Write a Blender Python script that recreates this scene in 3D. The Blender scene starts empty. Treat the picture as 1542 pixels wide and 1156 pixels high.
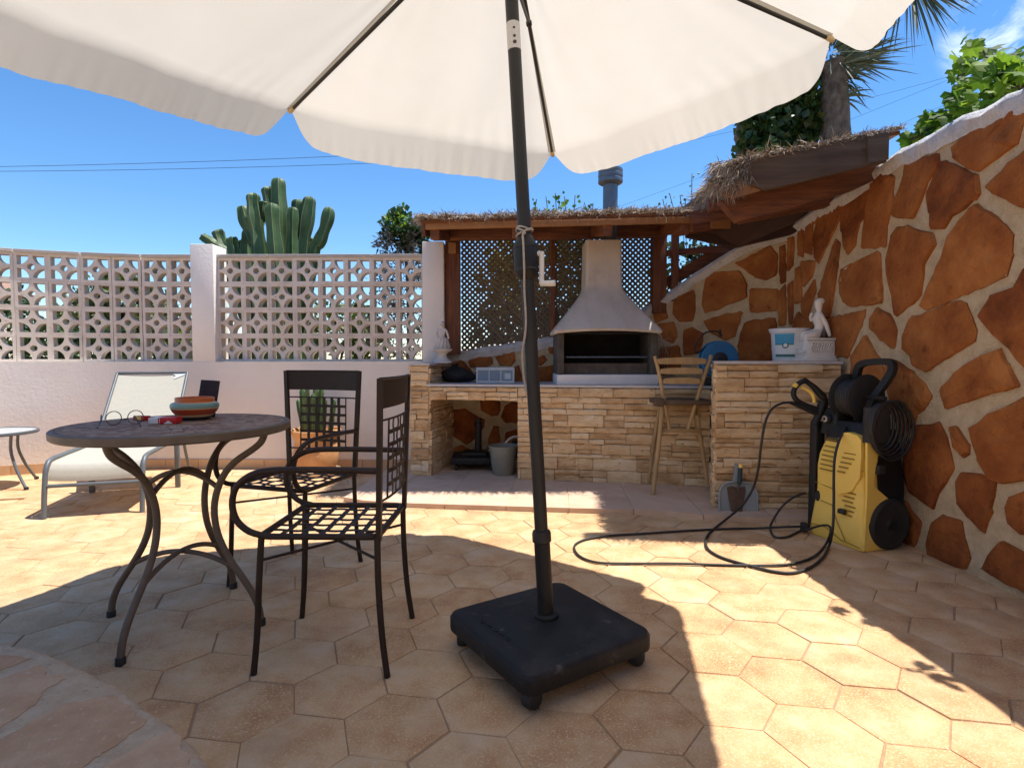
import bpy, bmesh, math, random
from math import sin, cos, pi, sqrt, radians, atan2
from mathutils import Vector, Matrix
V = Vector
scene = bpy.context.scene
COL = scene.collection
ROOTM = {}

# ---------------------------------------------------------------- camera
FPX, CX, CY, PITCH, EYE = 838.0, 771.0, 578.0, math.atan(38/838.0), 1.0
cam = bpy.data.cameras.new('camera')
cam.sensor_width = 36.0
cam.lens = 36.0*FPX/1542.0
cam.clip_start, cam.clip_end = 0.02, 2000
camo = bpy.data.objects.new('camera', cam)
camo.location = (0, 0, EYE)
camo.rotation_euler = (pi/2-PITCH, 0, 0)
COL.objects.link(camo)
scene.camera = camo

def ray(u, v):
    x, y = (u-CX)/FPX, (CY-v)/FPX
    return V((x, cos(PITCH)+y*sin(PITCH), -sin(PITCH)+y*cos(PITCH)))
def P(u, v, Y):                       # point at depth Y seen at (u, v)
    d = ray(u, v); t = Y/d.y
    return V((d.x*t, Y, EYE+d.z*t))
def G(u, v, z=0.0):                   # point of the level z seen at (u, v)
    d = ray(u, v); t = (z-EYE)/d.z
    return V((d.x*t, d.y*t, z))

# ---------------------------------------------------------------- materials
MATS = {}
def mat(name, cols, scale=6.0, detail=5, island=0.0, rough=0.7, bump=0.0, bscale=60.0, metal=0.0,
        stretch=(1, 1, 1), contrast=1.0, spec=0.5, speck=None, coord='Object', transl=0.0, rough2=None, bump2=None, stain=None):
    m = bpy.data.materials.new(name); m.use_nodes = True
    nt = m.node_tree; N = nt.nodes; L = nt.links
    b = N['Principled BSDF']
    b.inputs['Roughness'].default_value = rough
    b.inputs['Metallic'].default_value = metal
    b.inputs['Specular IOR Level'].default_value = spec
    tc = N.new('ShaderNodeTexCoord'); mp = N.new('ShaderNodeMapping'); mp.inputs['Scale'].default_value = stretch
    L.new(tc.outputs[coord], mp.inputs['Vector'])
    nz = N.new('ShaderNodeTexNoise'); nz.inputs['Scale'].default_value = scale; nz.inputs['Detail'].default_value = detail
    nz.inputs['Roughness'].default_value = 0.62
    L.new(mp.outputs[0], nz.inputs['Vector'])
    fac = N.new('ShaderNodeMath'); fac.operation = 'MULTIPLY_ADD'
    fac.inputs[1].default_value = 1.6*contrast; fac.inputs[2].default_value = 0.5-0.8*contrast
    L.new(nz.outputs['Fac'], fac.inputs[0]); out = fac.outputs[0]
    if island:
        ge = N.new('ShaderNodeNewGeometry')
        i1 = N.new('ShaderNodeMath'); i1.operation = 'MULTIPLY_ADD'; i1.inputs[1].default_value = island; i1.inputs[2].default_value = -island/2
        L.new(ge.outputs['Random Per Island'], i1.inputs[0])
        ad = N.new('ShaderNodeMath'); ad.operation = 'ADD'; ad.use_clamp = True
        L.new(out, ad.inputs[0]); L.new(i1.outputs[0], ad.inputs[1]); out = ad.outputs[0]
    cr = N.new('ShaderNodeValToRGB'); L.new(out, cr.inputs[0])
    el = cr.color_ramp.elements
    if len(cols) == 1: cols = [cols[0], cols[0]]
    while len(el) < len(cols): el.new(0.5)
    for i, c in enumerate(cols):
        el[i].position = 0.12+0.76*i/(len(cols)-1); el[i].color = (c[0], c[1], c[2], 1)
    colout = cr.outputs[0]
    def mixcol(a, bcol, f):
        mx = N.new('ShaderNodeMix'); mx.data_type = 'RGBA'
        L.new(f, mx.inputs[0]); L.new(a, mx.inputs[6]); mx.inputs[7].default_value = (*bcol, 1)
        return mx.outputs[2]
    if speck:                          # (colour, scale, threshold)
        n2 = N.new('ShaderNodeTexNoise'); n2.inputs['Scale'].default_value = speck[1]; n2.inputs['Detail'].default_value = 3
        L.new(mp.outputs[0], n2.inputs['Vector'])
        mr = N.new('ShaderNodeMapRange'); mr.inputs[1].default_value = speck[2]; mr.inputs[2].default_value = speck[2]+0.12
        L.new(n2.outputs['Fac'], mr.inputs[0])
        colout = mixcol(colout, speck[0], mr.outputs[0])
    if stain:                          # (colour, scale, threshold, strength): large worn patches
        n3 = N.new('ShaderNodeTexNoise'); n3.inputs['Scale'].default_value = stain[1]; n3.inputs['Detail'].default_value = 6
        n3.inputs['Roughness'].default_value = 0.7
        L.new(tc.outputs[coord], n3.inputs['Vector'])
        mr = N.new('ShaderNodeMapRange'); mr.inputs[1].default_value = stain[2]; mr.inputs[2].default_value = stain[2]+0.2; mr.inputs[4].default_value = stain[3]
        L.new(n3.outputs['Fac'], mr.inputs[0])
        colout = mixcol(colout, stain[0], mr.outputs[0])
    L.new(colout, b.inputs['Base Color'])
    if rough2 is not None:
        mr = N.new('ShaderNodeMapRange'); mr.inputs[3].default_value = rough; mr.inputs[4].default_value = rough2
        L.new(nz.outputs['Fac'], mr.inputs[0]); L.new(mr.outputs[0], b.inputs['Roughness'])
    if bump:
        nb = N.new('ShaderNodeTexNoise'); nb.inputs['Scale'].default_value = bscale; nb.inputs['Detail'].default_value = 6
        nb.inputs['Roughness'].default_value = 0.65
        L.new(mp.outputs[0], nb.inputs['Vector'])
        bu = N.new('ShaderNodeBump'); bu.inputs['Strength'].default_value = bump; bu.inputs['Distance'].default_value = 0.02 if bump2 is None else bump2
        L.new(nb.outputs['Fac'], bu.inputs['Height']); L.new(bu.outputs[0], b.inputs['Normal'])
    if transl:
        tr = N.new('ShaderNodeBsdfTranslucent'); L.new(colout, tr.inputs[0])
        ms = N.new('ShaderNodeMixShader'); ms.inputs[0].default_value = transl
        L.new(b.outputs[0], ms.inputs[1]); L.new(tr.outputs[0], ms.inputs[2])
        L.new(ms.outputs[0], N['Material Output'].inputs['Surface'])
    MATS[name] = m
    return m

# ---------------------------------------------------------------- mesh builder
class MB:
    def __init__(s): s.v = []; s.f = []
    def add(s, vs, fs):
        o = len(s.v); s.v += [V(p) for p in vs]; s.f += [tuple(i+o for i in f) for f in fs]; return s
    def box(s, c, size, rot=None, bevel=0.0, taper=1.0):
        x, y, z = [k/2 for k in size]
        if bevel <= 0:
            vs = [V((a*x*(taper if cc > 0 else 1), b*y*(taper if cc > 0 else 1), cc*z)) for cc in (-1, 1) for a, b in ((-1, -1), (1, -1), (1, 1), (-1, 1))]
            fs = [(3, 2, 1, 0), (4, 5, 6, 7), (0, 1, 5, 4), (1, 2, 6, 5), (2, 3, 7, 6), (3, 0, 4, 7)]
        else:
            bm = bmesh.new(); bmesh.ops.create_cube(bm, size=1.0)
            for q in bm.verts:
                t = taper if q.co.z > 0 else 1
                q.co = V((q.co.x*2*x*t, q.co.y*2*y*t, q.co.z*2*z))
            bmesh.ops.bevel(bm, geom=list(bm.edges), offset=bevel, segments=2, affect='EDGES', profile=0.5)
            bm.verts.index_update()
            vs = [q.co.copy() for q in bm.verts]; fs = [tuple(q.index for q in f.verts) for f in bm.faces]; bm.free()
        if rot is not None:
            R = rot if isinstance(rot, Matrix) else Matrix.Rotation(rot, 3, 'Z')
            vs = [R @ q for q in vs]
        c = V(c)
        return s.add([q+c for q in vs], fs)
    def beam(s, a, b, w, h, bevel=0.0, up=(0, 0, 1), roll=0):           # box bar from a to b; w across, h along up
        a, b = V(a), V(b); d = (b-a); l = d.length; d.normalize()
        up = V(up)
        if abs(d.dot(up)) > .99: up = V((0, 1, 0))
        x = d.cross(up).normalized(); z = x.cross(d).normalized()
        R = Matrix((x, d, z)).transposed()
        return s.box((a+b)/2, (w, l, h), R, bevel)
    def tube(s, pts, r, n=8, closed=False, caps=True, flat=None):
        pts = [V(p) for p in pts]; m = len(pts)
        rs = r if isinstance(r, (list, tuple)) else [r]*m
        o = len(s.v); prev = None
        for i, p in enumerate(pts):
            if closed: t = pts[(i+1) % m]-pts[i-1]
            else: t = pts[min(i+1, m-1)]-pts[max(i-1, 0)]
            if t.length < 1e-9: t = V((0, 0, 1))
            t.normalize()
            if prev is None:
                ref = V((0, 0, 1)) if abs(t.z) < .9 else V((1, 0, 0))
                x = ref.cross(t).normalized()
            else:
                x = (prev-t*prev.dot(t))
                x = x.normalized() if x.length > 1e-6 else V((1, 0, 0))
            prev = x; y = t.cross(x)
            for k in range(n):
                a = 2*pi*k/n
                s.v.append(p+(x*cos(a)*rs[i]+y*sin(a)*(rs[i] if flat is None else flat)))
        R = m if closed else m-1
        for i in range(R):
            for k in range(n):
                a = o+i*n+k; b = o+i*n+(k+1) % n; c = o+((i+1) % m)*n+(k+1) % n; d = o+((i+1) % m)*n+k
                s.f.append((a, b, c, d))
        if caps and not closed:
            s.f.append(tuple(o+k for k in range(n))[::-1]); s.f.append(tuple(o+(m-1)*n+k for k in range(n)))
        return s
    def lathe(s, prof, c=(0, 0, 0), n=24, axis=(0, 0, 1), squash=1.0, capb=True, capt=True):
        ax = V(axis).normalized(); ref = V((1, 0, 0)) if abs(ax.x) < .9 else V((0, 1, 0))
        x = (ref-ax*ref.dot(ax)).normalized(); y = ax.cross(x); c = V(c); o = len(s.v)
        for r, h in prof:
            for k in range(n):
                a = 2*pi*k/n; s.v.append(c+ax*h+x*r*cos(a)+y*r*sin(a)*squash)
        for i in range(len(prof)-1):
            for k in range(n):
                s.f.append((o+i*n+k, o+i*n+(k+1) % n, o+(i+1)*n+(k+1) % n, o+(i+1)*n+k))
        if capb: s.f.append(tuple(o+k for k in range(n))[::-1])
        if capt: s.f.append(tuple(o+(len(prof)-1)*n+k for k in range(n)))
        return s
    def prism(s, poly, d):                                              # 3-D polygon pushed along d
        d = V(d); n = len(poly); o = len(s.v)
        s.v += [V(p) for p in poly]+[V(p)+d for p in poly]
        s.f.append(tuple(range(o, o+n))[::-1]); s.f.append(tuple(range(o+n, o+2*n)))
        for i in range(n): s.f.append((o+i, o+(i+1) % n, o+n+(i+1) % n, o+n+i))
        return s
    def loft(s, rings, caps=True):
        o = len(s.v); n = len(rings[0])
        for r in rings: s.v += [V(p) for p in r]
        for i in range(len(rings)-1):
            for k in range(n): s.f.append((o+i*n+k, o+i*n+(k+1) % n, o+(i+1)*n+(k+1) % n, o+(i+1)*n+k))
        if caps:
            s.f.append(tuple(o+k for k in range(n))[::-1]); s.f.append(tuple(o+(len(rings)-1)*n+k for k in range(n)))
        return s
    def grid(s, rows, closed=False):
        o = len(s.v); n = len(rows[0])
        for r in rows: s.v += [V(p) for p in r]
        for i in range(len(rows)-1):
            for k in range(n-1): s.f.append((o+i*n+k, o+i*n+k+1, o+(i+1)*n+k+1, o+(i+1)*n+k))
        return s
    def build(s, name, m, parent=None, smooth=None, kind=None, world=True, fix=True):
        me = bpy.data.meshes.new(name)
        vs = s.v
        if parent is not None and world:
            M = ROOTM.get(parent.name)
            if M is not None: vs = [M @ q for q in vs]
        me.from_pydata([tuple(q) for q in vs], [], s.f)
        if fix:
            bm = bmesh.new(); bm.from_mesh(me); bmesh.ops.recalc_face_normals(bm, faces=bm.faces); bm.to_mesh(me); bm.free()
        if isinstance(m, str): m = MATS[m]
        me.materials.append(m)
        if smooth is not None:
            me.shade_smooth()
            if smooth < 179: me.set_sharp_from_angle(angle=radians(smooth))
        o = bpy.data.objects.new(name, me); COL.objects.link(o)
        if parent is not None:
            o.parent = parent
            if parent.name in ROOTM: ROOTM[o.name] = ROOTM[parent.name]
        if kind: o['kind'] = kind
        return o

def thing(name, label, cat, loc=(0, 0, 0), rz=0.0, group=None):
    o = bpy.data.objects.new(name, None); COL.objects.link(o)
    o.location = loc; o.rotation_euler = (0, 0, rz); o.empty_display_size = 0.1
    ROOTM[o.name] = (Matrix.Translation(V(loc)) @ Matrix.Rotation(rz, 4, 'Z')).inverted()
    o['label'] = label; o['category'] = cat
    if group: o['group'] = group
    return o
def tag(o, label, cat, group=None):
    o['label'] = label; o['category'] = cat
    if group: o['group'] = group
    return o
def copy_tree(o, parent=None):
    c = o.copy(); COL.objects.link(c)
    if parent is not None: c.parent = parent
    for ch in list(o.children): copy_tree(ch, c)
    return c
def curve(pts, n=8):                                                   # Catmull-Rom through pts
    pts = [V(p) for p in pts]; out = []
    for i in range(len(pts)-1):
        a = pts[max(i-1, 0)]; b = pts[i]; c = pts[i+1]; d = pts[min(i+2, len(pts)-1)]
        for k in range(n):
            t = k/n
            out.append(0.5*((2*b)+(c-a)*t+(2*a-5*b+4*c-d)*t*t+(3*b-a-3*c+d)*t**3))
    out.append(pts[-1]); return out

# ---------------------------------------------------------------- palette
mat('paving', [(.44, .225, .095), (.54, .31, .142), (.60, .385, .20), (.64, .455, .275)], scale=6.5, detail=9, island=.26, rough=.8, bump=.5, bscale=60, contrast=1.25,
    speck=((.64, .47, .29), 160, .54), stain=((.40, .235, .125), 2.6, .52, .6), bump2=.012)
mat('joint', [(.29, .185, .105), (.37, .25, .15)], scale=30, rough=.95)
mat('earth', [(.20, .14, .08), (.30, .22, .13)], scale=3, rough=1, bump=.5, bscale=20)
mat('terrace_edge', [(.47, .335, .21), (.555, .42, .28), (.64, .515, .37)], scale=18, detail=10, rough=.95, bump=1.0, bscale=70, speck=((.42, .29, .2), 60, .62), bump2=.012)
mat('terracotta_paver', [(.42, .245, .13), (.49, .305, .175), (.55, .375, .235)], scale=12, detail=9, island=.35, rough=.85, bump=.6, bscale=90, speck=((.56, .40, .29), 70, .6), bump2=.01)
mat('cement', [(.54, .40, .24), (.64, .50, .32), (.72, .59, .41)], scale=22, detail=9, rough=.95, bump=.9, bscale=70, speck=((.25, .2, .15), 120, .62), bump2=.015)
mat('step_tile', [(.50, .34, .23), (.58, .41, .29), (.62, .46, .33)], scale=8, detail=6, island=.25, rough=.75, bump=.15, bscale=70)
mat('render_white', [(.71, .645, .565), (.79, .735, .665), (.82, .775, .715)], scale=1.6, detail=8, rough=.92, bump=.22, bscale=38, contrast=.8, bump2=.02, stain=((.62, .55, .47), 1.1, .56, .45))
mat('breeze', [(.55, .465, .375), (.67, .585, .49), (.73, .65, .56)], scale=7, detail=8, island=.3, rough=.95, bump=.4, bscale=90, speck=((.36, .29, .24), 40, .64))
mat('coping_grey', [(.40, .36, .31), (.52, .47, .41)], scale=9, detail=8, island=.3, rough=.95, bump=.4, bscale=70)
mat('skirting', [(.50, .30, .16), (.62, .42, .24)], scale=5, island=.5, rough=.7)
mat('rust_stone', [(.18, .050, .014), (.28, .086, .022), (.36, .124, .032), (.45, .172, .050)], scale=4.2, detail=11, island=.42, rough=.9, spec=.25, bump=.9, bscale=20, contrast=1.2, speck=((.17, .052, .014), 9, .64), bump2=.03, stain=((.50, .235, .075), 5, .60, .55))
mat('mortar', [(.58, .43, .255), (.71, .55, .35), (.79, .65, .45)], scale=16, detail=9, rough=1, bump=.9, bscale=85, speck=((.42, .32, .2), 75, .64), bump2=.03, stain=((.58, .46, .31), 3.5, .56, .5))
mat('whitewash', [(.55, .52, .49), (.70, .67, .64), (.78, .76, .73)], scale=12, detail=9, rough=.95, bump=1.0, bscale=45, speck=((.34, .30, .27), 30, .66), bump2=.025)
mat('ledge_stone', [(.46, .285, .135), (.63, .43, .235), (.73, .54, .32), (.79, .635, .425)], scale=7, detail=9, island=.55, rough=.85, bump=.8, bscale=34, stretch=(1, 1, 2.6), speck=((.34, .19, .10), 24, .63), bump2=.02)
mat('ledge_joint', [(.27, .175, .10)], rough=1)
mat('slab', [(.44, .42, .42), (.56, .54, .54)], scale=14, rough=.5, bump=.1)
mat('wood', [(.085, .024, .009), (.155, .050, .016), (.24, .082, .025)], scale=4, detail=9, island=.3, rough=.6, bump=.4, bscale=24, stretch=(1, 1, 9), contrast=1.3)
mat('wood_post', [(.085, .024, .009), (.15, .048, .016), (.23, .078, .024)], scale=5, detail=8, rough=.6, bump=.3, bscale=30, stretch=(9, 9, .8), contrast=1.3)
mat('wood_shaded', [(.030, .011, .006), (.055, .020, .010)], scale=5, rough=.7, bump=.3, bscale=30)  # pergola wood with the shade under the roof put into its colour
mat('wood_light', [(.24, .10, .03), (.36, .17, .055)], scale=7, detail=7, rough=.6, bump=.3, bscale=40)
mat('wood_grey', [(.060, .036, .021), (.105, .068, .043), (.15, .105, .073)], scale=4, detail=9, rough=.85, bump=.6, bscale=30, stretch=(.5, 1, 5))
mat('lattice', [(.10, .070, .048), (.16, .115, .08)], scale=9, island=.4, rough=.8)
mat('straw', [(.20, .145, .095), (.36, .28, .20), (.52, .43, .33)], scale=30, island=.9, rough=.9)
mat('bbq_white', [(.43, .37, .31), (.54, .475, .405), (.60, .54, .475)], scale=4, detail=8, rough=.9, bump=.25, bscale=70, stain=((.22, .165, .13), 2.6, .53, .55), stretch=(1.6, 1.6, .7))
mat('bbq_slab', [(.60, .60, .60), (.70, .70, .70)], scale=6, rough=.7)
mat('bbq_grey', [(.035, .030, .026), (.12, .108, .095)], scale=9, rough=.9, bump=.3)
mat('soot', [(.010, .009, .008), (.022, .019, .017)], scale=8, rough=1)
mat('ash', [(.07, .055, .045), (.14, .115, .095)], scale=10, rough=1, bump=.5)
mat('zinc', [(.10, .12, .14), (.16, .18, .21)], scale=8, rough=.45, metal=.5)
mat('pole_grey', [(.020, .020, .0185), (.027, .0265, .025)], scale=6, rough=.45, spec=.35)
mat('black_plastic', [(.010, .0105, .011), (.017, .0175, .018)], scale=8, spec=.32, rough=.45, rough2=.6, bump=.05, bscale=200)
mat('base_black', [(.006, .0065, .007), (.013, .0135, .014)], scale=5, detail=9, spec=.35, rough=.45, rough2=.75, bump=.3, bscale=120, speck=((.075, .07, .064), 22, .66), bump2=.004, stain=((.050, .047, .043), 5, .50, .55))
mat('steel', [(.45, .45, .45), (.6, .6, .6)], scale=20, rough=.3, metal=1)
mat('label_silver', [(.55, .55, .54), (.62, .62, .61)], scale=20, rough=.4, metal=.3)
mat('crank_white', [(.62, .61, .58), (.70, .69, .66)], scale=12, rough=.45)
mat('rope', [(.30, .27, .23), (.45, .41, .36)], scale=60, rough=.9)
mat('canvas', [(.60, .55, .455), (.635, .585, .495)], scale=3, rough=.85, bump=.12, bscale=14, transl=.52, spec=.1, bump2=.02, stretch=(1, 1, 1))
mat('chair_iron', [(.022, .0135, .0095), (.036, .023, .017)], scale=14, spec=.3, rough=.48, rough2=.6, bump=.15, bscale=120, bump2=.003)
mat('table_iron', [(.105, .080, .057), (.155, .12, .09)], scale=12, spec=.35, rough=.55, bump=.15, bscale=120, bump2=.003)
mat('sling', [(.50, .475, .39), (.55, .525, .44)], scale=40, rough=.8, bump=.2, bscale=300, transl=.25, bump2=.003)
mat('lounger_metal', [(.085, .097, .105), (.12, .135, .145)], scale=10, rough=.45)
mat('glass_top', [(.52, .56, .55), (.58, .62, .61)], scale=4, rough=.12)
mat('terracotta_pot', [(.44, .19, .07), (.56, .28, .11), (.62, .36, .17)], scale=6, detail=7, rough=.8, bump=.2)
mat('terracotta_pale', [(.55, .42, .27), (.66, .53, .36)], scale=6, rough=.8)
mat('cactus', [(.028, .060, .016), (.050, .10, .028), (.085, .14, .045)], scale=5, detail=6, island=.3, rough=.5, bump=.2, bscale=30, spec=.4)
mat('cactus_rib', [(.14, .17, .07), (.22, .24, .12)], scale=20, rough=.7)
mat('leaf_dark', [(.018, .042, .010), (.035, .075, .016), (.06, .11, .025)], scale=2.2, island=.8, rough=.5, transl=.25)
mat('leaf_olive', [(.06, .085, .015), (.11, .14, .025), (.17, .19, .04)], scale=2.2, island=.8, rough=.55, transl=.3)
mat('leaf_vine', [(.045, .11, .009), (.12, .23, .015), (.23, .36, .03)], scale=2.5, island=.9, rough=.6, spec=.25, transl=.55)
mat('leaf_dry', [(.10, .075, .05), (.17, .135, .10), (.24, .20, .16)], scale=3, island=.9, rough=.8, transl=.2)
mat('leaf_yucca', [(.05, .065, .030), (.09, .11, .05), (.15, .15, .08)], scale=4, island=.8, rough=.5, transl=.15)
mat('bark', [(.085, .060, .042), (.15, .11, .08), (.22, .17, .125)], scale=14, detail=9, rough=.95, bump=1.0, bscale=22, stretch=(1, 1, .6), bump2=.05, contrast=1.5)
mat('twig', [(.07, .05, .03), (.13, .09, .06)], scale=20, rough=.9)
mat('statue_white', [(.66, .61, .55), (.76, .71, .65)], scale=8, detail=8, rough=.7, bump=.2, bscale=60, bump2=.006)
mat('statue_grey', [(.48, .44, .40), (.62, .58, .53)], scale=10, detail=8, rough=.8, bump=.2, bscale=60, bump2=.006)
mat('bucket_white', [(.62, .63, .65), (.68, .69, .71)], scale=8, rough=.45)
mat('label_blue', [(.03, .25, .42), (.05, .32, .50)], scale=10, rough=.5)
mat('label_paper', [(.66, .66, .64)], rough=.6)
mat('label_green', [(.035, .14, .12)], rough=.6)
mat('label_ink', [(.03, .035, .035)], rough=.6)
mat('reel_blue', [(.015, .11, .25), (.025, .16, .33)], scale=10, rough=.45)
mat('yellow_plastic', [(.80, .55, .10), (.84, .61, .145)], scale=5, detail=8, rough=.5, stain=((.50, .38, .14), 9, .60, .5), bump=.04)
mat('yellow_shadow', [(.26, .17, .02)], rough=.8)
mat('rubber', [(.014, .0145, .015), (.022, .0225, .023)], scale=20, rough=.6)
mat('bag_black', [(.006, .006, .007), (.012, .012, .013)], scale=10, rough=.65, bump=.6, bscale=22)
mat('box_white', [(.48, .51, .50), (.56, .58, .57)], scale=10, rough=.5)
mat('box_window', [(.15, .21, .28), (.20, .26, .33)], scale=10, rough=.25)
mat('grey_bucket', [(.17, .17, .145), (.23, .23, .20)], scale=8, rough=.5)
mat('stool_wood', [(.24, .15, .068), (.37, .245, .115), (.48, .335, .17)], scale=10, detail=8, island=.4, rough=.75, bump=.3, bscale=60, stretch=(1, 1, .4))
mat('dark_seat', [(.07, .045, .028), (.13, .09, .058)], scale=12, rough=.8)
mat('dustpan', [(.24, .27, .28), (.30, .33, .34)], scale=8, rough=.55)
mat('rusty', [(.075, .045, .032), (.13, .08, .055)], scale=18, detail=8, rough=.8, bump=.3)
mat('teal_grip', [(.012, .030, .035), (.02, .045, .05)], scale=9, rough=.55)
mat('bowl_orange', [(.46, .10, .02), (.54, .14, .03)], scale=12, rough=.35)
mat('bowl_teal', [(.16, .27, .23), (.21, .33, .28)], scale=12, rough=.35)
mat('bowl_red', [(.34, .045, .014), (.42, .065, .02)], scale=12, rough=.35)
mat('bowl_cream', [(.50, .38, .20), (.58, .45, .26)], scale=12, rough=.4)
mat('phone', [(.018, .010, .014), (.035, .016, .018)], scale=6, rough=.5, spec=.25)
mat('red_card', [(.46, .010, .014), (.52, .015, .02)], scale=12, rough=.4)
mat('white_card', [(.66, .66, .70)], rough=.4)
mat('glasses_frame', [(.02, .012, .016), (.035, .018, .022)], scale=20, rough=.3)
mat('house_and_bounce_wall', [(.74, .62, .46), (.80, .69, .53)], scale=1, rough=.9)  # far house, and the added wall behind the viewer, warm for its bounce
mat('roof_tile', [(.26, .14, .10), (.36, .22, .16)], scale=6, island=.3, rough=.85, bump=.6, bscale=8)
mat('window_dark', [(.03, .04, .05)], rough=.15)
mat('mosaic', [(.21, .115, .070), (.31, .20, .135), (.38, .275, .20), (.24, .125, .080)], scale=50, detail=2, spec=.15, rough=.6, island=.9, contrast=.6)

# ================================================================ THE SETTING
def hex_floor():
    rnd = random.Random(5)
    R = .1515; rot = radians(-9.0); c0 = V((.867, 1.6925, 0))
    a1 = V((cos(rot+radians(30)), sin(rot+radians(30)), 0))*R*sqrt(3); a2 = V((cos(rot+radians(90)), sin(rot+radians(90)), 0))*R*sqrt(3)
    mb = MB()
    for i in range(-40, 41):
        for j in range(-40, 41):
            c = c0+a1*i+a2*j
            if not (-5.9 < c.x < 2.45 and -1.6 < c.y < 5.35): continue
            if c.y > 4.5 and c.x > -.5: continue
            tx, ty, dz = rnd.gauss(0, .0022), rnd.gauss(0, .0022), rnd.gauss(0, .0007)
            jit = V((rnd.gauss(0, .0012), rnd.gauss(0, .0012), 0))
            rings = []
            for rr, z in ((R-.0016, -.006), (R-.0035, -.0014), (R-.009, 0.0)):
                ring = []
                for k in range(6):
                    for t in (0, .5):
                        q0 = V((cos(rot+k*pi/3), sin(rot+k*pi/3), 0)); q1 = V((cos(rot+(k+1)*pi/3), sin(rot+(k+1)*pi/3), 0))
                        q = (q0*(1-t)+q1*t)*rr*(1+rnd.gauss(0, .003))
                        ring.append(c+jit+q+V((0, 0, z+dz+q.x*tx+q.y*ty)))
                rings.append(ring)
            o = len(mb.v)
            for r in rings: mb.v += r
            mb.v.append(c+jit+V((0, 0, dz+.0004)))
            for a in range(2):
                for k in range(12): mb.f.append((o+a*12+k, o+a*12+(k+1) % 12, o+(a+1)*12+(k+1) % 12, o+(a+1)*12+k))
            for k in range(12): mb.f.append((o+24+k, o+24+(k+1) % 12, o+36))
    return mb
hex_floor().build('patio_paving', 'paving', smooth=25, kind='structure')
MB().add([(-7, -3, -.0045), (3, -3, -.0045), (3, 6, -.0045), (-7, 6, -.0045)], [(0, 1, 2, 3)]).build('paving_bed', 'joint', kind='structure')
MB().add([(-400, -400, -.05), (400, -400, -.05), (400, 600, -.05), (-400, 600, -.05)], [(0, 1, 2, 3)]).build('ground', 'earth', kind='structure')

# low platform in front of the counter, big square tiles
def platform():
    front = [(-1.18, 3.86), (-1.05, 3.78), (-.716, 3.70), (.3, 3.585), (.971, 3.513), (1.222, 3.40), (1.72, 3.32), (2.12, 3.30)]
    mb = MB(); zt = .032
    xs = [-1.18, -.86, -.45, -.04, .37, .78, 1.19, 1.60, 2.12]
    def fy(x):
        for (x0, y0), (x1, y1) in zip(front, front[1:]):
            if x0 <= x <= x1: return y0+(y1-y0)*(x-x0)/(x1-x0)
        return front[-1][1]
    g = .0025
    for x0, x1 in zip(xs, xs[1:]):
        n = 4
        cut = [0, .36, .72, 1.08, 1.5]
        for k in range(4):
            a, b = x0+g, x1-g
            ra, rb = [], []
            def top(x, c): return V((x+.08*c, fy(x)+c, zt))
            q = [top(a, cut[k]+(g if k else 0)), top((a+b)/2, cut[k]+(g if k else 0)), top(b, cut[k]+(g if k else 0)), top(b, cut[k+1]-g), top((a+b)/2, cut[k+1]-g), top(a, cut[k+1]-g)]
            mb.prism([p-V((0, 0, .045)) for p in q], (0, 0, .045))
    return mb
platform().build('platform', 'step_tile', kind='structure')
pl = MB()
pp = [(-1.17, 3.88), (-.716, 3.715), (.3, 3.60), (.971, 3.53), (1.222, 3.42), (1.72, 3.34), (2.10, 3.32), (2.1, 4.5), (-1.05, 5.0)]
pl.prism([(x, y, -.02) for x, y in pp], (0, 0, .0485))
pl.build('platform_bed', 'cement', kind='structure')

# raised round terrace at the lower left, terracotta pavers set in rough cement
TZ = .17
def terrace():
    edge_px = [(-420, 925), (-200, 938), (0, 962), (60, 975), (110, 993), (150, 1012), (190, 1035), (230, 1065), (265, 1090), (292, 1115), (322, 1156), (345, 1200), (365, 1260)]
    edge = [G(u, v, TZ) for u, v in edge_px]
    edge = curve(edge, 6)
    rnd = random.Random(3)
    edge = [p+V((rnd.gauss(0, .003), rnd.gauss(0, .003), 0)) for p in edge]
    base = edge+[V((-.45, -1.2, TZ)), V((-4.5, -1.2, TZ)), V((-4.5, 1.75, TZ))]
    mb = MB(); n = len(base); o = 0
    rings = []
    cen = V((-1.9, .3, 0))
    for off, dz in ((0, -TZ-.01), (0, -.03), (.004, -.012), (.014, -.003), (.03, 0)):
        rings.append([p+(cen-V((p.x, p.y, 0))).normalized()*off+V((0, 0, dz)) for p in base])
    mb.loft(rings)
    return mb
terrace().build('terrace', 'terrace_edge', smooth=40, kind='structure')
tp = MB(); rnd = random.Random(11)
pav = [[(-90, 1085), (0, 1022), (60, 1000), (72, 1016), (100, 1020), (68, 1038), (55, 1058), (0, 1095), (-70, 1140)],
       [(0, 1112), (95, 1060), (170, 1045), (196, 1066), (220, 1086), (180, 1117), (140, 1142), (100, 1175), (40, 1230), (-60, 1300), (-120, 1200)],
       [(160, 1150), (225, 1112), (265, 1098), (275, 1125), (288, 1150), (300, 1180), (280, 1260), (200, 1330), (60, 1330)],
       [(-330, 1010), (-150, 985), (0, 985), (50, 990), (0, 1008), (-90, 1060), (-200, 1120)],
       [(-700, 1200), (-360, 1050), (-240, 1130), (-150, 1230), (-330, 1360)]]
for poly in pav:
    q = [G(u, v, TZ+.0015) for u, v in poly]; qq = []; u_ = rnd.random()*6
    for a, b in zip(q, q[1:]+q[:1]):
        for k in range(9):
            t = k/9; qq.append(a*(1-t)+b*t+V((rnd.gauss(0, .0014)+.003*sin(t*9+u_), rnd.gauss(0, .0014)+.003*cos(t*7+u_), 0)))
    tp.prism([p-V((0, 0, .006)) for p in qq], (0, 0, .0065))
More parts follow.
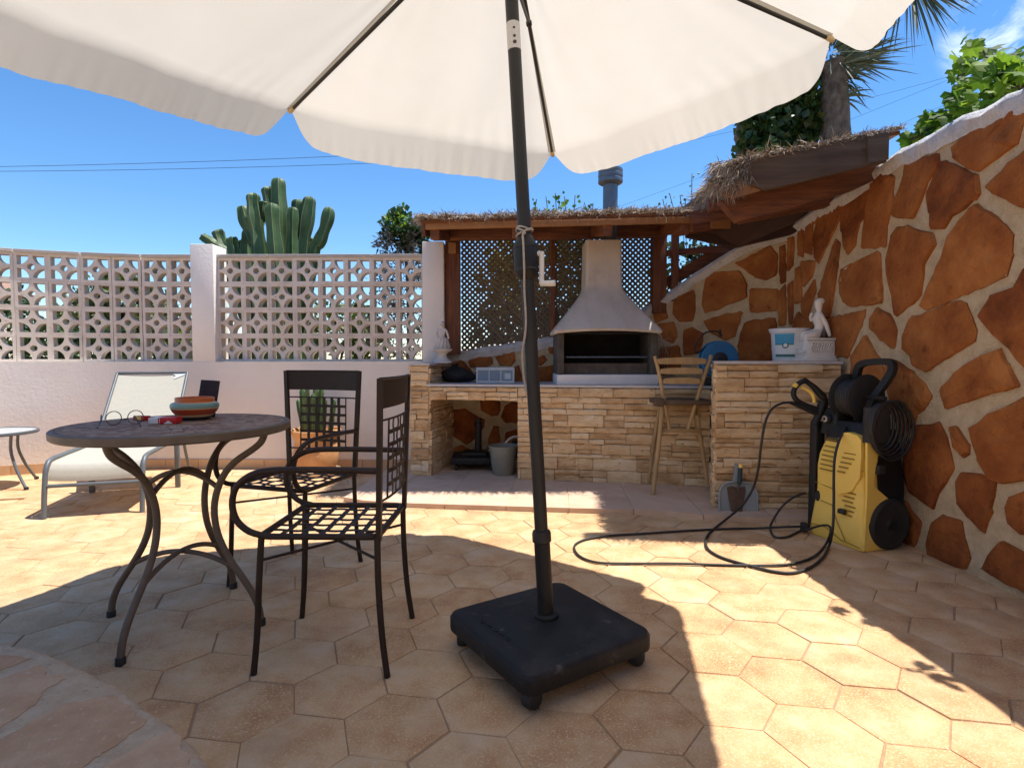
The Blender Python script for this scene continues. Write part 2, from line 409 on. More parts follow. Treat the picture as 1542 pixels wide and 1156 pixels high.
tp.build('terrace_paver', 'terracotta_paver', kind='structure')

# ================================================================ white boundary wall with breeze blocks
wall = thing('boundary_wall', 'white rendered garden wall with pierced concrete breeze blocks on top, behind the lounger', 'wall', (-2.8, 5.05, 0))
bw_line = [(-.70, 5.03), (-1.7, 5.035), (-2.69, 5.05), (-3.3, 5.045), (-3.7, 4.975), (-4.1, 4.845), (-4.5, 4.67), (-5.0, 4.36), (-5.5, 3.95), (-6.0, 3.4)]
def along(line, step=None):
    pts = curve([(x, y, 0) for x, y in line], 8); return pts
bl = along(bw_line)
def left_normal(pts, i):
    t = (pts[min(i+1, len(pts)-1)]-pts[max(i-1, 0)]).normalized(); return V((-t.y, t.x, 0))
def ribbon(pts, z0, z1, d0, d1):      # solid strip following pts, from offset d0 (front) to d1 (behind)
    rings = []
    for i, p in enumerate(pts):
        n = -left_normal(pts, i)
        if n.y < 0: n = -n
        a, b = p+n*d0, p+n*d1
        rings.append([V((a.x, a.y, z0)), V((b.x, b.y, z0)), V((b.x, b.y, z1)), V((a.x, a.y, z1))])
    return MB().loft(rings)
ribbon(bl, -.04, .972, 0, .24).build('base_wall', 'render_white', wall, smooth=30)
# skirting of small tiles
sk = MB(); L0 = 0
def at_len(pts, s):
    acc = 0
    for i in range(len(pts)-1):
        d = (pts[i+1]-pts[i]).length
        if acc+d >= s or i == len(pts)-2:
            t = min((s-acc)/d, 1); p = pts[i].lerp(pts[i+1], t); tg = (pts[i+1]-pts[i]).normalized(); return p, tg
        acc += d
def plen(pts): return sum((b-a).length for a, b in zip(pts, pts[1:]))
s = .06; TL = plen(bl)
while s < TL-.3:
    p0, t = at_len(bl, s+.002); p1, _ = at_len(bl, s+.298)
    n = V((-(p1-p0).y, (p1-p0).x, 0)).normalized()
    if n.y > 0: n = -n
    sk.prism([p0+V((0, 0, -.01)), p1+V((0, 0, -.01)), p1+V((0, 0, .085)), p0+V((0, 0, .085))], n*.012)
    s += .3
sk.build('skirting', 'skirting', wall)
# pillars
for x0, x1, yy, h, sh in ((-2.90, -2.69, 5.0535, 2.03, 0), (-.806, -.612, 5.034, 2.048, 0)):
    m = MB(); m.box(((x0+x1)/2, yy+.12, (h+.955)/2), (x1-x0, .24, h-.955), bevel=.008)
    m.build('pillar', 'render_white', wall, smooth=30)
# breeze blocks
BS = .2362
def block_bm(depth=.085):
    A, a, r, h = BS/2, BS/2-.0225, .0815, .0265
    bm = bmesh.new(); polys = []
    n = 4
    base = []
    for k in range(n+1):
        t = pi/4*k/n; base.append((h*cos(t), h*sin(t)))
    arc = []
    for k in range(n+1):
        t = pi+pi/4-(pi/4)*k/n*(-1)
        t = 1.25*pi+(pi/4)*k/n
        arc.append((a+r*cos(t), a+r*sin(t)))
    poly = [(h, 0), (A, 0), (A, A), (a, a)]+arc[::-1]+base[::-1][:-1]
    out = []
    for sx in (1, -1):
        for sy in (1, -1):
            for sw in (0, 1):
                q = [((y, x) if sw else (x, y)) for x, y in poly]
                out.append([(sx*x, sy*y) for x, y in q])
    for q in out:
        vs = [bm.verts.new((x, 0, y)) for x, y in q]; bm.faces.new(vs)
    bmesh.ops.remove_doubles(bm, verts=bm.verts, dist=.0004)
    bmesh.ops.recalc_face_normals(bm, faces=bm.faces)
    ext = bmesh.ops.extrude_face_region(bm, geom=list(bm.faces))
    bmesh.ops.translate(bm, verts=[e for e in ext['geom'] if isinstance(e, bmesh.types.BMVert)], vec=(0, depth, 0))
    bmesh.ops.triangulate(bm, faces=[f for f in bm.faces if len(f.verts) > 4])
    bm.verts.index_update()
    vs = [v.co.copy() for v in bm.verts]; fs = [tuple(v.index for v in f.verts) for f in bm.faces]; bm.free()
    return vs, fs
BV, BF = block_bm()
def breeze(start, cols, pts):
    mb = MB(); cp = MB(); rnd = random.Random(cols)
    for c in range(cols):
        p0, _ = at_len(pts, start+c*BS); p1, _ = at_len(pts, start+(c+1)*BS)
        t = (p0-p1).normalized(); n = V((-t.y, t.x, 0))
        if n.y < 0: n = -n
        mid = (p0+p1)/2+n*.075
        for rr in range(4):
            o = mid+V((rnd.gauss(0, .0008), rnd.gauss(0, .0015), .9735+BS*(rr+.5)))
            flip = rnd.choice((1, -1))
            mb.add([o+t*v.x*1.012*flip+n*v.y+V((0, 0, v.z)) for v in BV], BF)
        if c % 2 == 0:
            q1, _ = at_len(pts, start+min(c+2, cols)*BS)
            a, b = p0+n*.125, q1+n*.125
            tt = (b-a).normalized()*.002
            cp.beam(a+tt+V((0, 0, .9735+4*BS+.0155)), b-tt+V((0, 0, .9735+4*BS+.0155)), .13, .029, bevel=.004)
    return mb, cp
s2 = plen(along(bw_line[:2]))*0
xline = along(bw_line)
def s_at_x(x):
    acc = 0
    for a, b in zip(xline, xline[1:]):
        if b.x <= x: return acc+(a-V((x, 0, 0))).x/(a.x-b.x)*(b-a).length
        acc += (b-a).length
m, c = breeze(s_at_x(-.805), 8, xline)
o = m.build('breeze_block_panel', 'breeze', wall); c.build('coping', 'coping_grey', o)
m, c = breeze(s_at_x(-2.90), 10, xline)
o = m.build('breeze_block_panel', 'breeze', wall); c.build('coping', 'coping_grey', o)

# ================================================================ crazy-paving retaining wall
SP = [(-.66, 5.22), (-.1, 5.2), (.4, 5.16), (.9, 5.08), (1.3, 4.97), (1.7, 4.78), (2.0, 4.58), (2.135, 4.4), (2.15, 3.9), (2.14, 3.2), (2.13, 2.4), (2.16, 1.6), (2.22, .6), (2.3, -.8)]
SP = [V((x, y, 0)) for x, y in SP]
SC = [0]
for a, b in zip(SP, SP[1:]): SC.append(SC[-1]+(b-a).length)
def swall(s, z, off=0):
    s = max(0, min(s, SC[-1]-1e-4))
    for i in range(len(SP)-1):
        if SC[i] <= s <= SC[i+1]:
            t = (s-SC[i])/(SC[i+1]-SC[i]); p = SP[i].lerp(SP[i+1], t)
            def nrm(k):
                k = max(0, min(k, len(SP)-2)); d = (SP[k+1]-SP[k]).normalized(); return V((d.y, -d.x, 0))
            n0 = nrm(i)
            # soften the normals between segments, keep the crease at the corner
            m = n0
            if t < .5 and i > 0 and i != 7: m = (n0*(.5+t)+nrm(i-1)*(.5-t))
            elif t >= .5 and i != 6: m = (n0*(1.5-t)+nrm(i+1)*(t-.5))
            return p+m.normalized()*off+V((0, 0, z))
TOPS = [(0, 1.05), (.09, 1.062), (.59, 1.136), (1.07, 1.202), (1.5, 1.31), (1.889, 1.462), (2.255, 1.718), (2.629, 1.936), (2.837, 2.005), (3.04, 2.01), (3.44, 2.06), (3.755, 2.08), (4.26, 2.144), (4.725, 2.14), (5.04, 2.13), (6, 2.14), (8.3, 2.2)]
def top_at(s):
    for (a, x), (b, y) in zip(TOPS, TOPS[1:]):
        if a <= s <= b: return x+(y-x)*(s-a)/(b-a)
    return TOPS[-1][1]
sw = thing('stone_wall', 'retaining wall faced with rust-coloured crazy-paving stones in pale mortar, rising to the right', 'wall', (2.2, 3.0, 0))
rows = []
ss = [i*.06 for i in range(int(SC[-1]/.06)+1)]
body = []
for s in ss:
    t = top_at(s)-.06
    body.append([swall(s, -.03, 0)]+[swall(s, t*k/6, 0) for k in range(1, 7)]+[swall(s, t, -.28), swall(s, -.03, -.28)])
MB().loft(body).build('wall_body', 'mortar', sw, smooth=40)
cop = []; rnd = random.Random(8)
for s in ss:
    t = top_at(s)+rnd.gauss(0, .004); w = rnd.gauss(0, .004)
    cop.append([swall(s, t-.10+w, .012), swall(s, t-.04, .034+w), swall(s, t-.006, .012), swall(s, t+.012, -.05), swall(s, t+.014, -.14), swall(s, t, -.24), swall(s, t-.03, -.30), swall(s, t-.08, -.29)])
MB().loft(cop).build('wall_coping', 'whitewash', sw, smooth=50)
STONES = [[4665,2014,4752,2050,5039,2053,5045,1980,5018,1899,4838,1856,4759,1899,4694,1962],
[4875,1773,5054,1855,5154,1886,5168,1582,5064,1634,4916,1728],
[4344,2067,4577,2016,4584,1977,4507,1891,4491,1858,4415,1745,4250,1799,4264,1871,4328,1986],
[4509,1840,4595,1979,4636,1959,4833,1830,4843,1755,4817,1729,4695,1693,4643,1644,4548,1674,4539,1745],
[4818,1706,4983,1579,5022,1514,5021,1443,4990,1354,4743,1297,4537,1250,4491,1280,4641,1502,4676,1591],
[4291,1721,4350,1717,4562,1628,4576,1563,4508,1488,4489,1325,4303,1237,4219,1481,4205,1553,4241,1685],
[4055,2051,4171,2061,4257,2009,4251,1915,4206,1762,4201,1638,3970,1676,4008,1897,4045,1975],
[3800,2007,4039,1998,3997,1871,3938,1826,3905,1712,3829,1673,3768,1819,3749,1934],
[3614,2042,3799,2031,3735,1922,3494,1667,3432,1721,3416,1880,3452,1958],
[3740,1505,3765,1581,4147,1627,4182,1345,4172,1321,3844,1334,3758,1422],
[3685,1789,3738,1746,3721,1620,3649,1286,3482,1265,3504,1435,3601,1674],
[3620,1272,4024,1295,4014,1244,3860,1004,3690,1037,3627,1121],
[4140,1299,4251,1248,4317,1154,4291,1052,4077,1180,4070,1225],
[4412,1215,4744,1273,4789,1251,4851,1127,4839,1082,4551,940,4460,964,4430,1030,4371,1057,4368,1124],
[4875,1193,4937,1275,5039,1295,5075,1372,5241,1441,5264,917,5124,952,5033,1055,4945,1112],
[4653,854,4750,941,4888,1013,4986,1045,5017,980,5077,885,5004,860,4876,827,4688,754,4668,794],
[4241,995,4398,949,4556,859,4585,807,4535,740,4488,705,4470,653,4370,579,4302,719,4265,823],
[4851,685,4951,752,5098,834,5208,876,5224,508,5113,499,5022,462,4964,466,4899,548],
[4477,644,4655,675,4694,614,4748,475,4704,400,4658,333,4637,245,4458,284,4410,366,4411,502,4466,582],
[4716,664,4762,674,4833,598,4840,564,4803,540,4756,568],
[4774,416,4807,455,4903,475,4989,455,4970,332,4935,219,4849,263,4785,318],
[4627,170,4700,222,4806,232,4832,150,4868,81,4838,16,4723,1,4609,7,4600,54],
[4325,220,4431,226,4549,147,4513,24,4457,-15,4367,-14],
[5044,360,5068,408,5115,444,5225,500,5235,267,5123,270,5055,306],
[4938,54,4960,115,5033,204,5126,191,5246,180,5253,30,5133,41,4994,42],
[4271,348,4283,437,4332,414,4406,293,4291,265],
[3811,613,4100,700,4244,583,4218,425,3967,333,3797,449],
[3899,1004,4031,1146,4177,989,4224,919,4141,786,3894,848],
[4268,878,4304,990,4462,925,4466,846,4395,735,4285,739],
[3388,2026,3523,2042,3502,1963,3407,1952],
[3312,1957,3390,1973,3400,1744,3303,1780],
[3211,1998,3277,2009,3288,1747,3221,1778],
[3080,1954,3151,1966,3155,1716,3078,1672],
[3257,1717,3448,1692,3407,1586,3298,1530],
[3191,1673,3252,1681,3286,1423,3185,1415],
[3097,1574,3153,1586,3164,1323,3132,1260,3110,1271],
[3287,1405,3438,1564,3458,1475,3357,1282,3291,1314],
[3174,1267,3239,1354,3437,1233,3475,1074,3216,1079],
[2978,1879,3032,1889,3045,1601,2980,1589],
[2966,1513,3045,1581,3064,1331,3048,1265,2977,1259],
[2621,1798,2794,1865,2894,1904,2952,1814,2948,1665,2857,1635,2770,1672,2662,1766],
[2386,1702,2427,1729,2649,1724,2705,1621,2714,1507,2613,1470,2390,1387,2354,1454,2367,1571],
[2739,1576,2965,1548,2962,1378,2742,1385],
[2120,1487,2163,1545,2285,1591,2295,1420,2275,1324,2166,1328,2114,1397],
[2360,1329,2686,1396,2622,1191,2546,1163,2425,1225],
[2701,1303,2939,1326,2961,1270,2960,1003,2949,865,2655,852,2657,1118],
[2204,1244,2268,1272,2369,1211,2343,1048,2207,1034],
[1988,1310,2122,1314,2146,1200,2110,1140,2005,1187],
[1942,1433,2039,1491,2063,1353,1958,1326],
[2385,1092,2512,1120,2624,1047,2599,887,2403,855],
[2006,1095,2169,1109,2187,883,1994,850],
[243,1023,469,1015,477,959,404,919,275,919],
[501,1039,679,1071,687,991,647,935,550,943],
[888,1007,952,1031,987,991,936,943,888,951],
[983,1119,1071,1135,1142,1142,1143,1039,1015,1047],
[89,975,178,1015,291,862,242,749,96,749],
[323,878,501,895,533,766,339,749],
[598,879,727,943,760,750,566,749],
[872,911,1071,943,1143,912,1144,752,856,751],
[109,518,231,527,296,478,394,430,393,365,328,267,222,201,108,282],
[362,641,540,641,548,528,523,479,458,471,386,511],
[596,552,653,585,750,586,750,408,596,406,564,455],
[442,235,483,365,531,365,547,252,547,170,425,161],
[604,309,750,351,750,238,653,171,596,203],
[108,151,181,184,230,152,295,136,295,-28,107,-29],
[360,104,539,121,539,-42,344,-44]]
def stone(mb, poly, rnd):
    n = len(poly)
    pts = []
    for i in range(n):                         # light corner cutting, ragged edge
        a, b = V(poly[i]), V(poly[(i+1) % n])
        l = (b-a).length; k = max(2, int(l/.035))
        for q in range(k):
            t = .07+.86*q/(k-1)
            pts.append(a.lerp(b, t)+V((rnd.gauss(0, .0034), rnd.gauss(0, .0034))))
    c = V((0, 0))
    for p in pts: c += p
    c /= len(pts)
    size = max((p-c).length for p in pts)
    pts = [p+(p-c).normalized()*.007 for p in pts]
    tilt = V((rnd.gauss(0, .025), rnd.gauss(0, .025)))
    o = len(mb.v); m = len(pts)
    for f, off in ((1.0, -.012), (1.0, .006), (1-.008/max(size, .03), .0125), (.82, .0155), (.5, .0165)):
        for p in pts:
            q = c+(p-c)*f
            h = off+(tilt.dot(p-c)*f+rnd.gauss(0, .0022) if off > .01 else 0)
            mb.v.append(swall(q.x, q.y, h))
    mb.v.append(swall(c.x, c.y, .017))
    for r in range(4):
        for k in range(m): mb.f.append((o+r*m+k, o+r*m+(k+1) % m, o+(r+1)*m+(k+1) % m, o+(r+1)*m+k))
    for k in range(m): mb.f.append((o+4*m+k, o+4*m+(k+1) % m, o+5*m))
def clip(poly, n, d):
    out = []
    for a, b in zip(poly, poly[1:]+poly[:1]):
        da, db = a.dot(n)-d, b.dot(n)-d
        if da <= 0: out.append(a)
        if da*db < 0: out.append(a+(b-a)*(da/(da-db)))
    return out
sm = MB(); rnd = random.Random(21)
for q in STONES:
    poly = [(q[i]/1000, q[i+1]/1000) for i in range(0, len(q), 2)]
    stone(sm, poly, rnd)
# the stretch beside and behind the camera: random stones of the same size
seeds = []
for i in range(9):
    for j in range(6):
        seeds.append(V((5.35+.36*i+rnd.uniform(-.1, .1)+(.18 if j % 2 else 0), .2+.36*j+rnd.uniform(-.1, .1))))
for a in seeds:
    if a.x > 8.0: continue
    poly = [V((5.22, 0.03)), V((8.2, .03)), V((8.2, 2.03)), V((5.22, 2.03))]
    for b in seeds:
        if b is a: continue
        d = (b-a); l = d.length; d = d/l
        poly = clip(poly, d, a.dot(d)+l/2-.022)
        if len(poly) < 3: break
    if len(poly) >= 3: stone(sm, [tuple(p) for p in poly], rnd)
sm.build('paving_stones', 'rust_stone', sw, smooth=35)

# ================================================================ masonry counter
def clad(mb, a, b, z0, z1, seed, jut=.012, hole=None):
    """courses of split stone from a to b (front faces to the right-hand side of a->b turned toward the viewer)"""
    rnd = random.Random(seed)
    a, b = V((a[0], a[1], 0)), V((b[0], b[1], 0)); L = (b-a).length; t = (b-a)/L; n = V((t.y, -t.x, 0))
    z = z0
    while z < z1-.004:
        h = min(rnd.choice((.03, .038, .046, .058, .07, .084, .095)), z1-z)
        if z1-z-h < .018: h = z1-z
        s = -rnd.uniform(0, .15)
        while s < L:
            l = rnd.uniform(.09, .34); x0, x1 = max(s, 0), min(s+l, L); s += l
            if x1-x0 < .006: continue
            parts = [(x0, x1, z, z+h)]
            hs = h
            if rnd.random() < .45 and h > .046:
                k_ = rnd.uniform(.35, .65); parts = [(x0, x1, z, z+h*k_), (x0, x1, z+h*k_, z+h)]
                if x1-x0 > .18 and rnd.random() < .6: xm = x0+(x1-x0)*rnd.uniform(.35, .65); parts = [(x0, xm, z, z+h*k_), (xm, x1, z, z+h*k_), (x0, x1, z+h*k_, z+h)]
            for u0, u1, w0, w1 in parts:
                j = rnd.uniform(.001, jut+.009); g = .0019
                q = [(u0+g, w0+g), (u1-g, w0+g), (u1-g, w1-g), (u0+g, w1-g)]
                o = len(mb.v); e = .006
                cu, cw = (u0+u1)/2, (w0+w1)/2
                nsub = max(1, int((u1-u0)/.04))
                def pt(u, w, d): return a+t*u+n*d+V((0, 0, w))
                # front as a strip with a wobbling face
                rows = []
                for zi, (w, d) in enumerate(((w0+g, -.015), (w0+g, j-.004), (w0+g+min(e, h*.2), j), ((w0+w1)/2, j+.0015), (w1-g-min(e, h*.2), j), (w1-g, j-.004), (w1-g, -.015))):
                    row = []
                    for k in range(nsub+1):
                        u = u0+g+(u1-u0-2*g)*k/nsub
                        dd = d+(rnd.gauss(0, .0024) if d > 0 else 0); w_ = (rnd.gauss(0, .0011) if zi in (1, 2, 4, 5) else 0)-(.003 if k in (0, nsub) and d > 0 else 0)
                        row.append(pt(u, w+w_, dd))
                    rows.append(row)
                mb.grid(rows)
                for kk in (0, -1):
                    o = len(mb.v); mb.v += [r[kk] for r in rows]; mb.f.append(tuple(range(o, o+7)))
        z += h
ct = thing('barbecue_counter', 'masonry barbecue counter clad in tan split stone with pale worktops, under the thatched pergola', 'counter', (.4, 4.5, 0))
FL, FR = (-.842, 4.585), (1.50, 4.20)             # front line of the low run (slightly turned)
def fl(x): return FL[1]+(FR[1]-FL[1])*(x-FL[0])/(FR[0]-FL[0])
ZS = .775
core = MB(); cl = MB()
# left raised pier
lp = [(-.838, 4.60), (-.685, 4.575), (-.555, 5.26), (-.82, 5.26)]
core.prism([(-.824, 4.614, -.02), (-.699, 4.592, -.02), (-.570, 5.26, -.02), (-.806, 5.26, -.02)], (0, 0, .955))
clad(cl, lp[0], lp[1], .03, .945, 1); clad(cl, lp[1], lp[2], .03, .945, 2); clad(cl, lp[3], lp[0], .03, .945, 3)
# lintel over the opening
xo = .045
clad(cl, (-.672, fl(-.672)), (xo, fl(xo)), .665, ZS-.004, 5)
core.prism([(-.66, fl(-.66)+.014, .668), (xo, fl(xo)+.014, .668), (xo+.06, 5.05, .668), (-.60, 5.05, .668)], (0, 0, .10))
# solid run
clad(cl, (xo, fl(xo)), (1.50, fl(1.5)), .03, ZS-.004, 6)
core.prism([(xo+.012, fl(xo)+.014, -.02), (1.50, fl(1.5)+.014, -.02), (1.75, 4.6, -.02), (.9, 5.0, -.02), (xo+.05, 5.1, -.02)], (0, 0, ZS+.01))
# right raised pier
rp = [(1.318, 3.60), (2.10, 3.555), (2.10, 4.3), (1.60, 4.44)]
clad(cl, rp[0], rp[1], .03, .965, 8); clad(cl, rp[3], rp[0], .03, .965, 9)
core.prism([(1.332, 3.616, -.02), (2.11, 3.57, -.02), (2.11, 4.3, -.02), (1.615, 4.44, -.02)], (0, 0, .975))
core.build('counter_core', 'ledge_joint', ct)
cl.build('stone_cladding', 'ledge_stone', ct, smooth=40)
sl = MB()
sl.prism([(-.70, fl(-.70)-.012, ZS), (1.51, fl(1.51)-.012, ZS), (1.74, 4.62, ZS), (1.2, 4.97, ZS), (-.58, 5.14, ZS)], (0, 0, .018))
sl.build('worktop', 'slab', ct)
sl = MB(); sl.prism([(-.85, 4.575, .945), (-.675, 4.555, .945), (-.585, 5.0, .945), (-.83, 5.0, .945)], (0, 0, .018)); sl.build('worktop', 'slab', ct)
sl = MB(); sl.prism([(1.305, 3.585, .966), (2.105, 3.54, .966), (2.12, 4.32, .966), (1.60, 4.46, .966)], (0, 0, .018)); sl.build('worktop', 'slab', ct)

# ================================================================ barbecue
bq = thing('barbecue', 'whitewashed masonry barbecue with smoke-stained hood and open firebox, on the counter', 'barbecue', (.77, 4.65, ZS+.018))
Z0 = ZS+.018; yf = 4.42; yb = 4.92; X0, X1 = .36, 1.165
m = MB(); m.box(((X0+X1)/2, (yf+yb)/2, Z0+.04), (X1-X0, yb-yf, .08), bevel=.006); m.build('base_slab', 'bbq_slab', bq, smooth=30)
for a, b in ((X0+.004, X0+.055), (X1-.055, X1-.004)):
    m = MB(); m.box(((a+b)/2, (yf+.02+yb)/2, Z0+.08+.165), (b-a, yb-yf-.02, .33), bevel=.004); m.build('side_wall', 'bbq_grey', bq, smooth=30)
m = MB(); m.box(((X0+X1)/2, yb-.03, Z0+.08+.165), (X1-X0-.11, .05, .33)); m.box(((X0+X1)/2, (yf+yb)/2, Z0+.42), (X1-X0-.02, yb-yf-.04, .02))
m.build('firebox', 'soot', bq)
m = MB(); m.box(((X0+X1)/2, yf+.14, Z0+.08+.045), (X1-X0-.115, .03, .09), bevel=.004); m.box(((X0+X1)/2, (yf+yb)/2+.05, Z0+.095), (X1-X0-.115, .3, .03))
m.build('hearth', 'ash', bq)
m = MB()
for k in range(13): m.tube([(X0+.09+k*(X1-X0-.18)/12, yf+.06, Z0+.225), (X0+.09+k*(X1-X0-.18)/12, yb-.08, Z0+.225)], .004, 6)
m.tube([(X0+.076, yf+.06, Z0+.22), (X1-.076, yf+.06, Z0+.22)], .006, 6); m.tube([(X0+.076, yb-.08, Z0+.22), (X1-.076, yb-.08, Z0+.22)], .006, 6)
m.build('grill_grate', 'zinc', bq)
# hood: loft of rounded rectangles
def rrect(cx, cy, w, d, r, z, n=4, arch=0):
    pts = []
    for (sx, sy, a0) in ((1, 1, 0), (-1, 1, pi/2), (-1, -1, pi), (1, -1, 1.5*pi)):
        for k in range(n+1):
            a = a0+pi/2*k/n
            x = sx*(w/2-r)+r*cos(a); y = sy*(d/2-r)+r*sin(a)
            pts.append(V((cx+x, cy+y, z+(arch*(1-(2*x/w)**2) if y < 0 else 0))))
    return pts
def rrect2(cx, cy, w, d, r, z, arch=0):                    # same, with extra points along the front and back
    pts = []
    base = rrect(cx, cy, w, d, r, z)
    for a, b in zip(base, base[1:]+base[:1]):
        l = (b-a).length; k = 1 if l < .1 else 10
        for q in range(k): pts.append(a.lerp(b, q/k))
    return [V((p.x, p.y, p.z+arch*(1-min(1, abs(2*(p.x-cx)/w))**2)*(1 if p.y < cy else .3))) for p in pts]
xc = (X0+X1)/2-.005; hz = Z0+.405
prof = [(0, .842, .55, .025), (.018, .852, .56, .028), (.036, .835, .55, .03), (.075, .768, .52, .03), (.14, .665, .48, .03), (.21, .552, .43, .03), (.28, .442, .385, .03), (.330, .370, .35, .03), (.365, .325, .33, .028), (.40, .305, .32, .025), (.42, .302, .315, .025), (.60, .296, .31, .022), (.775, .292, .305, .02)]
rings = []
nr = None
m = MB()
def ringpts(w, d, r, z, arch, cy):
    pts = []
    N = 10
    # fixed number of points: corners 5 each, sides 9 each
    for (sx, sy, a0, ex, ey) in ((1, 1, 0, -1, 0), (-1, 1, pi/2, 0, -1), (-1, -1, pi, 1, 0), (1, -1, 1.5*pi, 0, 1)):
        for k in range(5):
            a = a0+pi/2*k/4
            pts.append((sx*(w/2-r)+r*cos(a), sy*(d/2-r)+r*sin(a)))
        ln = (w-2*r) if ex else (d-2*r)
        lx, ly = pts[-1]
        for k in range(1, 9): pts.append((lx+ex*ln*k/9, ly+ey*ln*k/9))
    return [V((xc+x, cy+y, z+arch*(1-min(1, abs(2*x/w))**2)*(1 if y < 0 else .2))) for x, y in pts]
for dz, w, d, r in prof:
    rings.append(ringpts(w, d, r, hz+dz, .022*max(0, 1-dz/.2), yb-d/2))
inner = [ringpts(w-.05, d-.05, max(r-.01, .008), hz+dz-.0, .022, yb-d/2) for dz, w, d, r in prof[:1]]
m.loft([ringpts(.70, .44, .02, hz+.10, 0, yb-.27)]+inner+rings)
m.build('hood', 'bbq_white', bq, smooth=42)
# flue through the roof
fx, fy = P(919, 300, 4.75).x, 4.75
m = MB(); m.lathe([(.062, hz+.775), (.062, 2.50)], (fx, fy, 0), 20); m.build('flue_pipe', 'zinc', bq, smooth=40)
fp = bpy.data.objects['flue_pipe']
m = MB(); m.lathe([(.07, 2.455), (.098, 2.47), (.103, 2.475), (.103, 2.50), (.098, 2.505), (.098, 2.515), (.103, 2.52), (.103, 2.545), (.098, 2.55), (.103, 2.565), (.100, 2.585), (.06, 2.592)], (fx, fy, 0), 24); m.build('flue_cap', 'zinc', fp, smooth=35)

# ================================================================ pergola
pg = thing('pergola', 'wooden pergola with reed thatch roof and lattice screen over the barbecue', 'pergola', (.4, 4.9, 0))
def wood(name, parts, mt='wood'):
    m = MB()
    for p in parts: m.beam(*p[:4], bevel=.004) if len(p) == 4 else m.beam(*p[:4], bevel=.004, **p[4])
    return m.build(name, mt, pg, smooth=30)
for x0, x1, y, zb, zt in ((-.605, -.475, 5.14, 1.04, 2.14), (1.24, 1.36, 4.98, 1.40, 2.12), (.355, .40, 5.20, 1.15, 2.16), (1.40, 1.46, 4.93, 1.5, 2.12)):
    m = MB(); m.box(((x0+x1)/2, y, (zb+zt)/2), (x1-x0, .11 if x1-x0 > .1 else .05, zt-zb), bevel=.004); m.build('post', 'wood_post', pg, smooth=30)
wood('beam', [((-.70, 4.95, 2.105), (1.35, 4.92, 2.12), .09, .125)])
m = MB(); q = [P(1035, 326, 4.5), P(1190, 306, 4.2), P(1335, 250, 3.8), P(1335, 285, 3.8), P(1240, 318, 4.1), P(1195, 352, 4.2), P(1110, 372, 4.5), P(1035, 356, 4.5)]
m.prism(q, V((0, .06, 0))); m.build('back_board', 'wood_shaded', pg)  # coloured near black to stand in for the roof's shade
wood('fascia', [((-.645, 4.20, 1.985), (1.36, 4.20, 2.035), .03, .05)], 'wood_light')
wood('fascia', [((1.34, 4.16, 2.03), (1.95, 4.05, 2.10), .03, .055)], 'wood_light')
wood('side_fascia', [((-.66, 4.19, 1.97), (-.66, 5.25, 2.20), .03, .12)])
for x in (-.58, .035, .72, 1.30):
    m = MB(); m.beam((x, 4.225, 1.955+.025*x), (x, 5.25, 2.165+.02*x), .07, .10, bevel=.004); m.build('rafter', 'wood', pg, smooth=30)
m = MB(); a = P(681, 372, 5.07); m.box(a+V((0, 0, -.01)), (.07, .02, .10), bevel=.003); m.build('bracket', 'wood_light', pg)
m = MB(); a = P(1034, 340, 4.3); m.box(a, (.09, .03, .085), bevel=.003); m.build('bracket', 'wood_light', pg)
m = MB(); a = P(1085, 337, 4.35); m.box(a, (.15, .03, .07), bevel=.003); m.build('bracket', 'wood_light', pg)
# planks behind the wall on the right
wood('brace', [(P(1003, 428, 5.02), P(1115, 358, 4.92), .03, .10)])
wood('brace', [(P(1000, 382, 5.0), P(1110, 372, 4.85), .03, .055)])
m = MB()
m.beam(P(986, 372, 5.05), P(986, 440, 5.05), .02, .06); m.build('lattice_frame', 'wood', pg)
# lattice panels
def lattice(x0, x1, z0f, z1, y):
    m = MB(); pit = .0515; w = .021
    def zb(x): return z0f(x)
    for sgn, yy in ((1, y), (-1, y-.006)):
        k = -60
        while k < 120:
            # line z = sgn*(x-x0) + c
            c = 1.0+pit*k; k += 1
            best = []
            N = 60
            xs = [x0+(x1-x0)*i/N for i in range(N+1)]
            ins = [x for x in xs if zb(x) <= sgn*(x-x0)+c <= z1]
            if len(ins) < 2: continue
            a, b = min(ins), max(ins)
            m.beam((a, yy, sgn*(a-x0)+c), (b, yy, sgn*(b-x0)+c), w, .005, up=(0, 1, 0))
    return m
zlow = lambda x: 1.02+max(0, (x+.5))*.16
lattice(-.47, .355, zlow, 2.17, 5.215).build('lattice_panel', 'lattice', pg)
lattice(.40, 1.33, zlow, 2.17, 5.215).build('lattice_panel', 'lattice', pg)
# roof decks under the thatch
def deck(c, t):
    m = MB(); m.prism([V(p) for p in c], (0, 0, t)); return m
A = [(-.66, 4.17, 2.005), (1.34, 4.17, 2.062), (1.34, 5.28, 2.285), (-.66, 5.28, 2.225)]
B = [(1.32, 3.235, 2.097), (2.155, 3.15, 2.245), (2.42, 4.9, 2.42), (1.52, 5.2, 2.34)]
deck(A, .02).build('roof_deck', 'wood', pg); deck(B, .02).build('roof_deck', 'wood', pg)
